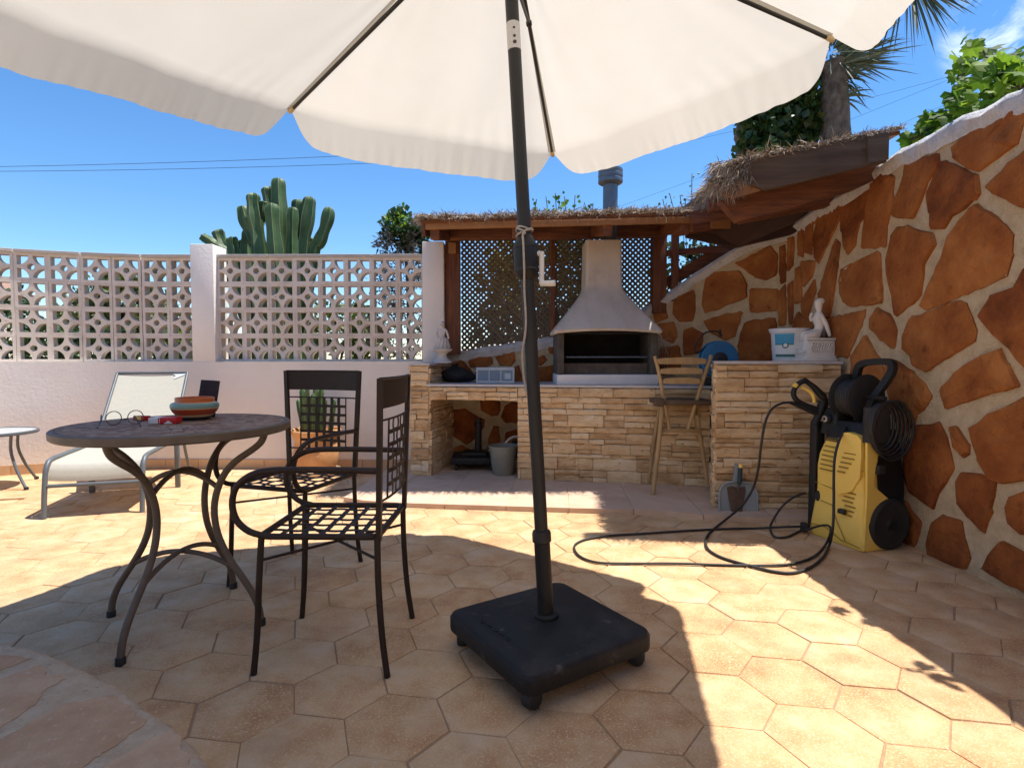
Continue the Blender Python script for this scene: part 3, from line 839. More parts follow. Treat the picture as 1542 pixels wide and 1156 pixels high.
# right roof: grey board, rafters
lo, hi = P(1112, 267, 3.21), P(1337, 217, 3.11)
m = MB()
dl = (hi-lo)
q = [P(1105, 262, 3.22), P(1118, 272, 3.22), P(1130, 278, 3.215), P(1152, 286, 3.21), P(1335, 243, 3.11), P(1337, 199, 3.11)]
q[0] = P(1102, 247, 3.22)
m.prism(q, V((.01, .03, 0))); m.build('fascia_board', 'wood_grey', pg)
m = MB(); m.beam(P(1325, 221, 3.098), P(1325.5, 220, 3.0985)+V((0, 0, .001)), .02, .02) if False else m.prism([P(1306, 207, 3.10), P(1306, 247, 3.10), P(1336, 241, 3.09), P(1337, 201, 3.09)], V((0, -.012, 0)))
m.build('fascia_end', 'wood_grey', pg)
m = MB(); q = [P(1085, 302, 3.42), P(1140, 289, 3.40), P(1345, 238, 3.30), P(1345, 258, 3.30), P(1290, 284, 3.32), P(1190, 314, 3.38), P(1112, 333, 3.42)]
m.prism(q, V((.0, .07, 0))); m.build('beam', 'wood', pg)
m = MB(); m.beam(P(1110, 326, 3.9), P(1300, 290, 3.75), .08, .10, bevel=.004); m.build('beam', 'wood', pg, smooth=30)
for yy in (3.75, 4.1, 4.5):
    m = MB(); m.beam((1.3, yy, 2.02), (2.1, yy-.08, 2.15), .06, .09, bevel=.004); m.build('rafter', 'wood', pg, smooth=30)
# split end of the board: pale broken wood
m = MB(); q = [P(1088, 292, 3.25), P(1096, 268, 3.25), P(1120, 274, 3.24), P(1146, 287, 3.23), P(1105, 298, 3.24)]
m.prism(q, V((0, .02, 0))); m.build('broken_plank', 'wood_light', pg)
# thatch
def blade(mb, p, d, l, w, rnd, droop=.3):
    d = d.normalized(); side = d.cross(V((0, 0, 1)))
    if side.length < .05: side = V((1, 0, 0))
    side = (side.normalized()*cos(rnd.random()*3)+d.cross(side).normalized()*sin(rnd.random()*3)).normalized()*w
    m1 = p+d*l*.55; e = p+d*l+V((0, 0, -l*droop*rnd.random()))
    o = len(mb.v); mb.v += [p-side, p+side, m1+side*.8, m1-side*.8, e]
    mb.f += [(o, o+1, o+2, o+3), (o+3, o+2, o+4)]
def thatch():
    rnd = random.Random(4); mb = MB()
    def onA(x, y):
        tx = (x+.66)/2.0; ty = (y-4.17)/1.11
        return (2.005*(1-tx)+2.062*tx)*(1-ty)+(2.225*(1-tx)+2.285*tx)*ty+.02
    def onB(x, y):
        tx = (x-1.24)/.92; ty = (y-3.2)/1.8
        return 2.09+.16*tx+.2*ty+.02
    for i in range(2600):              # left roof, along its front edge
        x = rnd.uniform(-.70, 1.36); d = V((rnd.gauss(0, .35), -1, rnd.gauss(-.05, .25)))
        p = V((x, 4.20+rnd.uniform(0, .10), onA(x, 4.17)+rnd.uniform(.0, .042)+.012*sin(x*9)))
        blade(mb, p, d, rnd.uniform(.05, .12), .0022, rnd, .5)
    for i in range(420):               # stray long reeds that fray the shadow
        x = rnd.uniform(-.70, 1.3); d = V((rnd.gauss(0, .3), -1, rnd.gauss(.0, .1)))
        blade(mb, V((x, 4.20, onA(x, 4.17)+rnd.uniform(.0, .03))), d, rnd.uniform(.10, .19), .0035, rnd, .2)
    for i in range(300):
        y = rnd.uniform(3.2, 4.2)
        blade(mb, V((1.30+.12*(y-3.2), y, onB(1.24, y)+rnd.uniform(-.02, .03))), V((-1, rnd.gauss(0, .3), rnd.gauss(-.2, .15))), rnd.uniform(.05, .11), .0035, rnd, .2)
    for i in range(900):               # left roof, its left end
        y = rnd.uniform(4.15, 5.2); d = V((-1, rnd.gauss(0, .4), rnd.gauss(-.1, .25)))
        blade(mb, V((-.62-rnd.uniform(0, .05), y, onA(-.66, y)+rnd.uniform(0, .045))), d, rnd.uniform(.05, .13), .0022, rnd, .5)
    for i in range(2600):              # tops
        x = rnd.uniform(-.66, 1.34); y = rnd.uniform(4.18, 5.25)
        blade(mb, V((x, y, onA(x, y)+rnd.uniform(.0, .03))), V((rnd.gauss(0, .3), -1, rnd.gauss(-.1, .12))), rnd.uniform(.1, .25), .003, rnd, .1)
    for i in range(2600):
        y = rnd.uniform(3.2, 4.9); x = rnd.uniform(1.33+.12*(y-3.2), 2.15)
        blade(mb, V((x, y, onB(x, y)+rnd.uniform(.0, .03))), V((-.4+rnd.gauss(0, .3), -.8, rnd.gauss(-.1, .12))), rnd.uniform(.1, .22), .003, rnd, .1)
    for i in range(3400):              # shaggy left edge of the right roof
        y = rnd.uniform(3.2, 4.3); t = rnd.random()
        p = V((1.315+.12*(y-3.2)+rnd.uniform(-.04, .05), y, onB(1.24, y)+rnd.uniform(-.05, .05)-.07*t))
        blade(mb, p, V((-.5+rnd.gauss(0, .3), -.4+rnd.gauss(0, .4), -.7+rnd.gauss(0, .25))), rnd.uniform(.03, .08), .0025, rnd, .5)
    for i in range(900):               # frayed corner
        p = P(rnd.uniform(1075, 1118), 262, 3.24); p.z = rnd.uniform(1.98, 2.13); p.y += rnd.uniform(-.02, .06)
        blade(mb, p, V((-.6+rnd.gauss(0, .4), -.3+rnd.gauss(0, .3), -.5+rnd.gauss(0, .3))), rnd.uniform(.04, .11), .0025, rnd, .5)
    for i in range(1500):              # front edge of the right roof, over the grey board
        t = rnd.random(); x = 1.24+t*.93; y = 3.22-.09*t
        blade(mb, V((x, y+rnd.uniform(0, .06), onB(x, 3.2)+rnd.uniform(.0, .022)-.005)), V((rnd.gauss(-.3, .5), -1, rnd.gauss(0, .15))), rnd.uniform(.03, .08), .0022, rnd, .4)
    return mb
thatch().build('thatch', 'straw', pg, fix=False)

# ================================================================ parasol and its base
FOOT = V((.117, 1.84, .10)); AX = V((-.056, .048, 1)).normalized()
E1 = V((0, 1, 0)).cross(AX).normalized(); E2 = AX.cross(E1)
PC = FOOT+AX*2.228; PA = FOOT+AX*2.488; PR, PH = 1.476, 1.402
TIPS = [PC+(E1*cos(PH+k*pi/3)+E2*sin(PH+k*pi/3))*PR for k in range(6)]
EYEV = V((0, 0, EYE))
TIPS[0] = EYEV+(P(832, 232, TIPS[0].y)-EYEV)*.955
TIPS[1] = EYEV+(P(437, 166, TIPS[1].y)-EYEV)*.975
TIPS[2] = V((-1.62, 1.72, 2.08))
um = thing('parasol', 'large cream hexagonal garden parasol on a dark grey pole, open over the table', 'parasol', tuple(FOOT))
def on_axis(v):
    d = ray(780, v)                     # height on the pole at image row v
    best = min((abs((CY-FPX*((FOOT+AX*t).y*sin(PITCH)+((FOOT+AX*t).z-EYE)*cos(PITCH))/((FOOT+AX*t).y*cos(PITCH)-((FOOT+AX*t).z-EYE)*sin(PITCH)))-v), t) for t in [i*.004 for i in range(0, 700)])
    return best[1]
t_col = on_axis(806)
m = MB(); m.tube([FOOT+AX*(t_col-.02), FOOT+AX*1.2, FOOT+AX*2.55], .0225, 24); m.build('pole', 'pole_grey', um, smooth=60)
tl0, tl1 = on_axis(77), on_axis(37)
m = MB(); m.tube([FOOT+AX*tl0, FOOT+AX*tl1], .0232, 24); lb = m.build('pole_sticker', 'label_silver', um, smooth=60)
tm = (tl0+tl1)/2; m = MB()
for dz, r in ((.022, .004), (-.006, .005), (-.026, .0065)):
    m.lathe([(r, 0), (r*.9, .0008)], FOOT+AX*(tm+dz)+V((.002, -.0236, 0)), 12, axis=(0, -1, .05))
m.build('sticker_mark', 'bbq_grey', lb)
# crank housing
th = on_axis(388)
m = MB(); m.lathe([(.024, -.075), (.036, -.062), (.041, -.04), (.041, .035), (.036, .05), (.030, .062), (.024, .075)], FOOT+AX*th, 24, axis=AX)
hs = m.build('crank_housing', 'black_plastic', um, smooth=35)
for dz in (.036, -.042):
    m = MB(); m.lathe([(.042, -.004), (.0425, 0), (.042, .004)], FOOT+AX*(th+dz), 24, axis=AX); m.build('housing_ring', 'rubber', hs, smooth=35)
c0 = FOOT+AX*th+V((.052, -.012, .012))
m = MB(); m.tube([c0-V((.02, -.005, 0)), c0], .008, 12); m.tube([c0+V((0, 0, .006)), c0+V((0, -.004, -.045)), c0+V((0, -.004, -.103))], .0075, 10, flat=.009)
m.tube([c0+V((-.004, -.004, -.10)), c0+V((.018, -.01, -.101)), c0+V((.044, -.018, -.101))], [.009, .0095, .010], 12)
m.build('crank_handle', 'crank_white', hs, smooth=50)
# hub, ribs, struts
m = MB(); m.lathe([(.03, -.05), (.045, -.045), (.045, .01), (.03, .02)], PA, 20, axis=AX); m.build('hub', 'pole_grey', um, smooth=35)
RUN = FOOT+AX*2.235
m = MB(); m.lathe([(.026, -.06), (.045, -.05), (.045, 0), (.03, .01)], RUN, 20, axis=AX); m.build('runner', 'pole_grey', um, smooth=35)
for k in range(6):
    T = TIPS[k]; d = (T-PA); j = PA+d*.37-AX*.006
    m = MB(); m.tube([PA+d*.02-AX*.012, PA+d*.5-AX*.010, T-AX*.006], [.0085, .0085, .0075], 8); rb = m.build('rib', 'pole_grey', um, smooth=60)
    m = MB(); m.tube([RUN+(j-RUN).normalized()*.03, j], .0065, 8); m.lathe([(.008, -.012), (.012, -.01), (.012, .01), (.008, .012)], j, 10, axis=d.cross(AX)); m.build('strut', 'pole_grey', rb, smooth=60)
    m = MB(); dn = d.normalized(); m.lathe([(.006, -.035), (.011, -.03), (.013, -.005), (.010, .010), (.004, .013)], T-AX*.004, 12, axis=dn); m.build('rib_cap', 'bowl_cream', rb, smooth=50)
def canopy():
    rnd = random.Random(2); mb = MB()
    top = PA+AX*.02
    for k in range(6):
        T0, T1 = TIPS[k], TIPS[(k+1) % 6]
        NS, NT = 120, 24
        ph = [rnd.uniform(0, 6.28) for _ in range(8)]
        rows = []
        L = (T1-T0).length
        for i in range(NT+1):
            t = i/NT; row = []
            for j in range(NS+1):
                s = j/NS
                e = T0.lerp(T1, s)
                # rim drawn slightly in between the tips
                e = e+(top-e)*(.030*4*s*(1-s))
                p = top.lerp(e, t)
                sag = -.045*4*s*(1-s)*sin(pi*min(t, 1)*.5)*t
                wr = .004*sin(11*s+ph[0]+3*t)*t*4*s*(1-s)+.0016*sin(61*s+4*sin(7*s+ph[6])+ph[7])*max(0, t-.8)*5*min(1, 8*s*(1-s))+.0025*sin(23*s-5*t+ph[1])*t*t*4*s*(1-s)
                # pulls running from the tips
                wr += .006*min(1, s*12)*math.exp(-(s*5)**2)*sin(26*(s/(.18+t))+ph[2])*t+.006*min(1, (1-s)*12)*math.exp(-((1-s)*5)**2)*sin(26*((1-s)/(.18+t))+ph[3])*t
                row.append(p+AX*(sag+wr+.006))
            rows.append(row)
        out = ((T0+T1)/2-PC).normalized()
        # valance
        VN = 7
        for i in range(1, VN+1):
            f = i/VN; row = []
            for j in range(NS+1):
                s = j/NS; base = rows[NT][j]
                de = min(s, 1-s)*L
                tipk = k if s < .5 else (k+1) % 6; nt_ = .05 if tipk in (0, 1, 5) else .004
                ln = .146*(1-math.exp(-(de/nt_)**1.4))*(1+.02*sin(5*s+ph[4]))
                gather = .0008*sin(46*s+ph[5])+.0016*f*sin(97*s+ph[6]+2*sin(9*s))+.0018*f*sin(163*s+ph[7]+3*sin(13*s))
                sd = (T1-T0).normalized()
                pull = (sd*(.03 if s < .5 else -.03))*0
                lean = .72+.10*sin(4*s+ph[4])
                row.append(base+AX*(-ln*f)*.93+out*(ln*f*lean+gather*f*(1 if de > .08 else de/.08))+sd*(-.035*f if s < .5 else .035*f)*max(0, 1-de/.14)*(-.0))
            rows.append(row)
        mb.grid(rows)
        for lo_, hi_ in ((0, 2), (NS-2, NS)):                               # doubled cloth along the ribs
            mb.grid([[p+AX*.004 for p in r[lo_:hi_+1]] for r in rows[2:NT+1]])
    bm_v = mb
    return bm_v
cn = canopy().build('canopy', 'canvas', um, smooth=75, fix=False)
# canopy seams: narrow stitched webbing along each rib
# cord tied round the pole
cd = thing('cord', 'grey cord knotted round the parasol pole, hanging down past the crank', 'cord', tuple(FOOT+AX*on_axis(350)))
tc = on_axis(346); m = MB(); c = FOOT+AX*tc
m.tube([c+(E1*cos(a)+E2*sin(a))*.027+AX*.006*sin(a*2) for a in [2*pi*i/20 for i in range(20)]], .0035, 6, closed=True)
m.tube([c+(E1*cos(a)+E2*sin(a))*.028+AX*(.009*cos(a)-.012) for a in [2*pi*i/20 for i in range(20)]], .0035, 6, closed=True)
fr = lambda v, dx, dy=-.045: FOOT+AX*on_axis(v)+V((dx, dy, 0))
m.tube(curve([fr(346, .024, -.018), fr(350, 0, -.034), fr(358, -.008, -.04), fr(372, -.008, -.048), fr(410, -.010, -.05), fr(440, -.013, -.036), fr(490, -.014, -.03), fr(530, -.030, -.012), fr(560, -.031, -.010), fr(590, -.026, -.016)], 5), .0036, 6)
m.tube(curve([fr(346, -.024, -.018), fr(350, -.006, -.034), fr(356, .0, -.04)], 5), .0036, 6)
m.build('cord_strand', 'rope', cd, smooth=60)

# base
pb = thing('parasol_stand', 'square black plastic parasol base on castors, holding the parasol pole', 'parasol base', (.117, 1.84, 0), radians(33))
Rb = Matrix.Rotation(radians(33), 3, 'Z'); BC = V((.117, 1.84, 0))
def rsq(h, r, z, n=6):
    pts = []
    for (sx, sy, a0) in ((1, 1, 0), (-1, 1, pi/2), (-1, -1, pi), (1, -1, 1.5*pi)):
        for k in range(n+1):
            a = a0+pi/2*k/n; pts.append(BC+Rb @ V((sx*(h-r)+r*cos(a), sy*(h-r)+r*sin(a), z)))
    return pts
H = .252
m = MB()
rings = [rsq(H-.012, .035, .056), rsq(H-.002, .04, .060), rsq(H, .042, .070), rsq(H, .042, .104), rsq(H-.006, .042, .116), rsq(H-.016, .045, .1215), rsq(H-.06, .05, .1225), rsq(.165, .11, .1235), rsq(.145, .12, .131), rsq(.09, .088, .133), rsq(.05, .0495, .133)]
m.loft(rings); m.build('base_plate', 'base_black', pb, smooth=35)
m = MB(); m.loft([rsq(H-.03, .03, .040), rsq(H-.02, .03, .0575)]); m.build('under_tray', 'rubber', pb)
m = MB(); m.lathe([(.042, .030), (.042, .040), (.034, .046)], FOOT, 24, axis=AX); m.build('socket_ring', 'base_black', pb, smooth=35)
m = MB(); m.lathe([(.027, .032), (.027, t_col)], FOOT, 24, axis=AX); m.build('socket_tube', 'black_plastic', pb, smooth=50)
m = MB(); m.lathe([(.027, -.022), (.032, -.018), (.032, .010), (.029, .018), (.024, .02)], FOOT+AX*t_col, 24, axis=AX); m.build('clamp_collar', 'pole_grey', pb, smooth=35)
m = MB()       # worn embossed lettering on the plate
for k, (w, h) in enumerate(((.012, .02), (.010, .02), (.013, .02), (.010, .02), (.012, .02))):
    c = BC+Rb @ V((-.165+.0, -.02, 0))
    p = G(727+k*9.5, 935+k*6.5, .124)
    for q, (dx, dy, sx, sy) in enumerate(((0, .008, .011, .003), (0, -.008, .011, .003), (-.005*(-1)**k, 0, .003, .016))):
        m.box(p+Rb @ V((dx*.9, dy, .0006)), (sx, sy, .0022), Rb)
m.build('embossed_mark', 'rubber', pb)
for sx in (-1, 1):
    for sy in (-1, 1):
        c = BC+Rb @ V((sx*.208, sy*.208, .031)); ang = radians(40+60*sx+25*sy)
        ax = V((cos(ang), sin(ang), 0))
        m = MB()
        m.lathe([(.016, -.022), (.026, -.019), (.030, -.010), (.030, .010), (.026, .019), (.016, .022)], c, 20, axis=ax)
        cs = m.build('castor', 'rubber', pb, smooth=40)
        m = MB(); m.lathe([(.018, .0), (.018, .03)], c+V((0, 0, .012)), 14); m.build('castor_stem', 'black_plastic', cs, smooth=40)

# ================================================================ bistro table
TC = V((-1.25, 2.085, 0)); TZT = .757
tb = thing('bistro_table', 'round mosaic-topped iron bistro table with curved legs, under the parasol', 'table', tuple(TC))
m = MB(); m.lathe([(.34, TZT-.028), (.379, TZT-.032), (.386, TZT-.026), (.387, TZT-.004), (.382, TZT), (.372, TZT+.0008), (.368, TZT-.003), (.0005, TZT-.003)], TC, 72); m.build('tabletop', 'table_iron', tb, smooth=30)
mo = MB(); rnd = random.Random(9); r = .366; ring = 0
while r > .03:
    w = (.018, .026, .032, .020)[ring % 4]; n = max(6, int(2*pi*(r-w/2)/(w*1.15))); of = rnd.random()
    for k in range(n):
        a0 = 2*pi*(k+of+.05)/n; a1 = 2*pi*(k+of+.95)/n
        z = TZT+rnd.uniform(-.0005, .0005)
        q = [TC+V((rr*cos(a), rr*sin(a), z)) for rr, a in ((r, a0), (r, (a0+a1)/2), (r, a1), (r-w+.0015, a1), (r-w+.0015, a0))]
        mo.add(q, [(0, 1, 2, 3, 4)])
    r -= w; ring += 1
mo.build('mosaic', 'mosaic', bpy.data.objects['tabletop'])
legp = [(.335, .73), (.332, .712), (.315, .685), (.275, .655), (.225, .622), (.178, .575), (.145, .51), (.13, .44), (.136, .365), (.158, .30), (.195, .235), (.238, .175), (.275, .12), (.297, .07), (.305, .03), (.307, .004)]
rotT = radians(-6)
for k in range(4):
    a = rotT+k*pi/2; d = V((cos(a), sin(a), 0))
    m = MB(); m.tube(curve([TC+d*r_+V((0, 0, z)) for r_, z in legp], 3), .0125, 10); lg = m.build('leg', 'table_iron', tb, smooth=60)
    m = MB(); m.lathe([(.016, 0), (.016, .022), (.0135, .026)], TC+d*.307, 14); m.build('foot_cap', 'rubber', lg, smooth=40)
for z0, rise, rr in ((.515, .060, .149), (.215, .055, .205)):
    for k in range(2):
        a = rotT+k*pi/2; d = V((cos(a), sin(a), 0))
        m = MB(); m.tube([TC+d*(rr*s)+V((0, 0, z0+rise*(1-s*s)+.006*k)) for s in [-1+i/8 for i in range(17)]], .0095, 8); m.build('stretcher', 'table_iron', tb, smooth=60)

# ================================================================ iron chairs
def make_chair(name, label):
    t = thing(name, label, 'chair', (0, 0, 0), 0, 'iron chairs at the bistro table')
    I = 'chair_iron'
    hw, hy, zs = .188, .185, .442
    m = MB()
    c = [V((-hw, -hy, zs)), V((hw, -hy, zs)), V((hw, hy, zs)), V((-hw, hy, zs))]
    loop = []
    for i in range(4):
        p, q, r_ = c[i-1], c[i], c[(i+1) % 4]
        for s in (0, .25, .5, .75, 1):
            A_ = q+(p-q).normalized()*.03; B_ = q+(r_-q).normalized()*.03
            loop.append(A_.lerp(q, s).lerp(q.lerp(B_, s), s))
    m.tube(loop, .0105, 8, closed=True); m.build('seat_frame', I, t, smooth=60)
    m = MB()
    for k in range(5):
        x = -hw+.006+(k+1)*(2*hw)/6-.006
        pts = [(x, -hy+i*2*hy/24, zs+.002*(-1)**k*sin(i*pi/4)) for i in range(25)]
        m.grid([[V((px-.0085, py, pz-.001)), V((px+.0085, py, pz-.001)), V((px+.0085, py, pz+.0015)), V((px-.0085, py, pz+.0015)), V((px-.0085, py, pz-.001))] for px, py, pz in pts])
        y = -hy+(k+1)*(2*hy)/6
        pts = [(-hw+i*2*hw/24, y, zs-.002*(-1)**k*sin(i*pi/4)) for i in range(25)]
        m.grid([[V((px, py-.0085, pz-.001)), V((px, py+.0085, pz-.001)), V((px, py+.0085, pz+.0015)), V((px, py-.0085, pz+.0015)), V((px, py-.0085, pz-.001))] for px, py, pz in pts])
    m.build('seat', I, t)
    def by(x, z): return hy+.004+.030*(z-.44)-.022*(1-(x/hw)**2)*(-1)    # gently bowed back
    def wz(z): return hw+.045*(z-.44)
    for sx in (-1, 1):
        m = MB(); m.tube(curve([(sx*hw, -hy+.004, zs), (sx*(hw+.001), -hy-.006, .30), (sx*(hw+.003), -hy-.014, .14), (sx*(hw+.006), -hy-.027, .0)], 4), [.0105]*13, 8); m.build('leg', I, t, smooth=60)
        m = MB(); m.tube(curve([(sx*hw, hy, zs), (sx*(hw+.002), hy+.002, .30), (sx*(hw+.005), hy+.012, .14), (sx*(hw+.012), hy+.03, .0)], 4), .0105, 8); m.build('leg', I, t, smooth=60)
        m = MB(); m.loft([[V((sx*(wz(z)+dx), by(hw, z)+dy, z)) for dx, dy in ((-.010, -.007), (.010, -.007), (.010, .009), (-.010, .009))] for z in (.43, .55, .7, .85, .940)]); m.build('back_post', I, t)
        m = MB(); m.tube(curve([(sx*wz(.65), by(hw, .65), .652), (sx*(hw+.008), .06, .655), (sx*(hw+.010), -.077, .655), (sx*(hw+.012), -.15, .652), (sx*(hw+.012), -.205, .638), (sx*(hw+.012), -.25, .602), (sx*(hw+.010), -.266, .548), (sx*(hw+.008), -.254, .495), (sx*(hw+.004), -.215, .458), (sx*hw, -.16, zs)], 4), .0105, 8); m.build('armrest', I, t, smooth=60)
    # back: plate, rods, woven strips
    m = MB(); N = 10
    rows = []
    for i in range(N+1):
        x = -hw+2*hw*i/N
        rows.append([V((x*wz(z)/hw, by(x, .845)+d, z)) for z, d in ((.845, -.002), (.938, .001), (.938, .004), (.845, .001), (.845, -.002))])
    m.grid(rows); m.tube([V(((-hw+2*hw*i/N)*wz(.938)/hw, by(-hw+2*hw*i/N, .94)+.001, .938)) for i in range(N+1)], .0055, 6); m.build('back_plate', I, t, smooth=40)
    z0, z1, x0, x1 = .552, .808, -.130, .130
    m = MB()
    for z in (z0, z1): m.tube([V(((-hw+2*hw*i/N)*wz(z)/hw, by(-hw+2*hw*i/N, z), z)) for i in range(N+1)], .0038, 6)
    for x in (x0, x1): m.tube([V((x, by(x, z0), z0)), V((x, by(x, z1), z1))], .0032, 6)
    for k in range(5):
        x = x0+(x1-x0)*(k+1)/6
        rows = []
        for i in range(25):
            z = z0+(z1-z0)*i/24; o = .002*(-1)**k*sin(i*pi/4)
            y = by(x, z)+o; rows.append([V((x-.0078, y-.001, z)), V((x+.0078, y-.001, z)), V((x+.0078, y+.001, z)), V((x-.0078, y+.001, z)), V((x-.0078, y-.001, z))])
        m.grid(rows)
        z = z0+(z1-z0)*(k+1)/6; rows = []
        for i in range(25):
            x = x0+(x1-x0)*i/24; o = -.002*(-1)**k*sin(i*pi/4)
            y = by(x, z)+o; rows.append([V((x, y-.001, z-.0068)), V((x, y-.001, z+.0068)), V((x, y+.001, z+.0068)), V((x, y+.001, z-.0068)), V((x, y-.001, z-.0068))])
        m.grid(rows)
    m.build('back_lattice', I, t, smooth=60)
    m = MB(); m.tube([(-hw, -hy-.004, .365), (hw, hy+.002, .37)], .0048, 6); m.tube([(hw, -hy-.004, .365), (-hw, hy+.002, .37)], .0048, 6); m.build('stretcher', I, t, smooth=60)
    return t
ch = make_chair('garden_chair', 'dark iron lattice armchair seen from the side, nearest to the parasol base')
c2 = copy_tree(ch); c2['label'] = 'dark iron lattice armchair standing in front of the terracotta pot of cactus'
ch.location = (-.604, 1.912, 0); ch.rotation_euler = (0, 0, radians(-91))
c2.location = (-1.00, 2.555, 0); c2.rotation_euler = (0, 0, radians(-17))

# ================================================================ things on the table
def onT(u, v, z=TZT+.001): return G(u, v, z)
bw = thing('bowl', 'orange, teal and red striped ceramic bowl with a narrow rim on the bistro table', 'bowl', tuple(onT(294, 631)))
bc = onT(294, 631)
k_ = .087
prof = [(.052, 0), (.054, .004), (.060, .008)]
bands = [('bowl_base', 'rubber', [(.050, 0), (.054, .006), (.062, .013)]), ('lower_band', 'bowl_cream', [(.062, .013), (.070, .022)]), ('red_band', 'bowl_red', [(.070, .022), (.080, .034), (.0845, .044)]),
         ('cream_band', 'bowl_cream', [(.0845, .044), (.0865, .049)]), ('teal_band', 'bowl_teal', [(.0865, .049), (.0875, .056), (.085, .064), (.078, .068)]), ('shoulder_band', 'bowl_cream', [(.078, .068), (.071, .070)]), ('rim', 'bowl_orange', [(.071, .070), (.0695, .074), (.0700, .086), (.067, .0885), (.062, .086), (.062, .05), (.02, .03), (.0005, .03)])]
for nm, mt, pr in bands:
    m = MB(); m.lathe(pr, bc, 40, capb=(nm == 'bowl_base'), capt=False); m.build(nm, mt, bw, smooth=40)
ph = thing('phone', 'dark phone with camera bumps standing propped behind the striped bowl', 'phone', tuple(onT(312, 627)))
a = onT(309, 627.5); Rp = Matrix.Rotation(radians(8), 3, 'Z') @ Matrix.Rotation(radians(-14), 3, 'X') @ Matrix.Rotation(radians(4), 3, 'Y')
m = MB(); m.box(a+Rp @ V((0, 0, .078)), (.076, .009, .156), Rp, bevel=.0035); po = m.build('phone_body', 'phone', ph, smooth=40)
m = MB()
for k in range(3): m.lathe([(.0085, 0), (.0085, .002), (.006, .0025)], a+Rp @ V((-.024, -.0045, .135-.022*k)), 16, axis=Rp @ V((0, -1, 0)))
m.build('camera_lens', 'black_plastic', po, smooth=40)
ck = thing('cigarette_pack', 'red and white card cigarette pack lying flat in front of the bowl', 'cigarette pack', tuple(onT(247, 637)))
a = onT(248, 638); Rk = Matrix.Rotation(radians(6), 3, 'Z')
m = MB(); m.box(a+Rk @ V((.012, .018, .012)), (.062, .055, .023), Rk, bevel=.0015); m.build('pack_body', 'red_card', ck, smooth=40)
m = MB(); m.box(a+Rk @ V((-.036, .018, .012)), (.034, .0546, .0226), Rk, bevel=.0015); o = m.build('pack_lid', 'white_card', ck, smooth=40)
m = MB(); m.box(a+Rk @ V((-.013, -.0098, .012)), (.0015, .001, .0232), Rk); m.prism([a+Rk @ V((x, -.0102, z)) for x, z in ((.0, .0012), (.034, .0012), (.018, .013))], Rk @ V((0, -.0006, 0))); m.build('pack_flash', 'white_card', o)
lt = thing('matchbox', 'small red and yellow packet lying behind the spectacles', 'packet', tuple(onT(210, 632)))
a = onT(211, 633); Rk = Matrix.Rotation(radians(-12), 3, 'Z')
m = MB(); m.box(a+V((0, .01, .009)), (.052, .03, .017), Rk, bevel=.001); m.build('packet_body', 'red_card', lt, smooth=40)
m = MB(); m.box(a+V((0, .01, .0185))+Rk @ V((0, -.0158, -.008)), (.024, .001, .014), Rk); m.build('packet_label', 'yellow_plastic', lt)
gl = thing('spectacles', 'thin dark round-lensed spectacles resting open on the bistro table', 'spectacles', tuple(onT(190, 640)))
a = onT(186, 641); m = MB(); Y0 = a.y
la = P(171, 629.5, Y0-.0); lb_ = P(204, 628, Y0)
R1 = .0265
for c in (la, lb_): m.tube([c+V((R1*1.06*cos(t), .004*sin(t), R1*.92*sin(t))) for t in [2*pi*i/28 for i in range(28)]], .0016, 6, closed=True)
m.tube(curve([la+V((R1*1.05, 0, -.006)), (la+lb_)/2+V((0, -.003, -.008)), lb_+V((-R1*1.05, 0, -.006))], 6), .0022, 6)
m.build('frame', 'glasses_frame', gl, smooth=60)
e0 = P(152.5, 625, Y0+.006); e1 = onT(147, 643.5, TZT+.004)
m = MB(); m.tube([e0, P(152, 634, Y0-.01), e1, e1+V((.03, -.035, 0))*.0+V((.004, -.006, 0))], .0024, 6); m.build('temple', 'glasses_frame', gl, smooth=60)
e1 = onT(212, 642, TZT+.004)
m = MB(); m.tube([lb_+V((R1*.2, -.012, .006)), P(207, 634, Y0-.03), e1], .0026, 6); m.build('temple', 'glasses_frame', gl, smooth=60)

# ================================================================ sun lounger
LO = V((-2.68, 3.553, 0)); EY = V((-.283, .959, 0)); EX = V((.959, .283, 0))
def LW(x, y, z): return LO+EX*x+EY*y+V((0, 0, z))
ln = thing('sun_lounger', 'sun lounger with cream sling fabric and grey metal frame, back raised', 'sun lounger', tuple(LO), atan2(EX.y, EX.x))
def sling(prof, w0, w1, sag, name):
    m = MB(); rows = []; prof = curve([(0, y, z) for y, z in prof], 6)
    for i, p in enumerate(prof):
        f = i/(len(prof)-1); w = w0+(w1-w0)*f
        rows.append([LW(w*x, p.y, p.z-sag*(1-x*x)) for x in [-1+k/6 for k in range(13)]])
    m.grid(rows)
    rows2 = [[q-V((0, 0, .003)) for q in r] for r in rows]
    m.grid(rows2)
    return m.build(name, 'sling', ln, smooth=60, fix=False)
sling([(-.012, .235), (-.006, .27), (.015, .315), (.06, .342), (.2, .352), (.45, .358), (.69, .366)], .252, .25, .012, 'seat_sling')
sling([(.715, .372), (.80, .47), (.95, .645), (1.15, .872)], .248, .248, .010, 'back_sling')
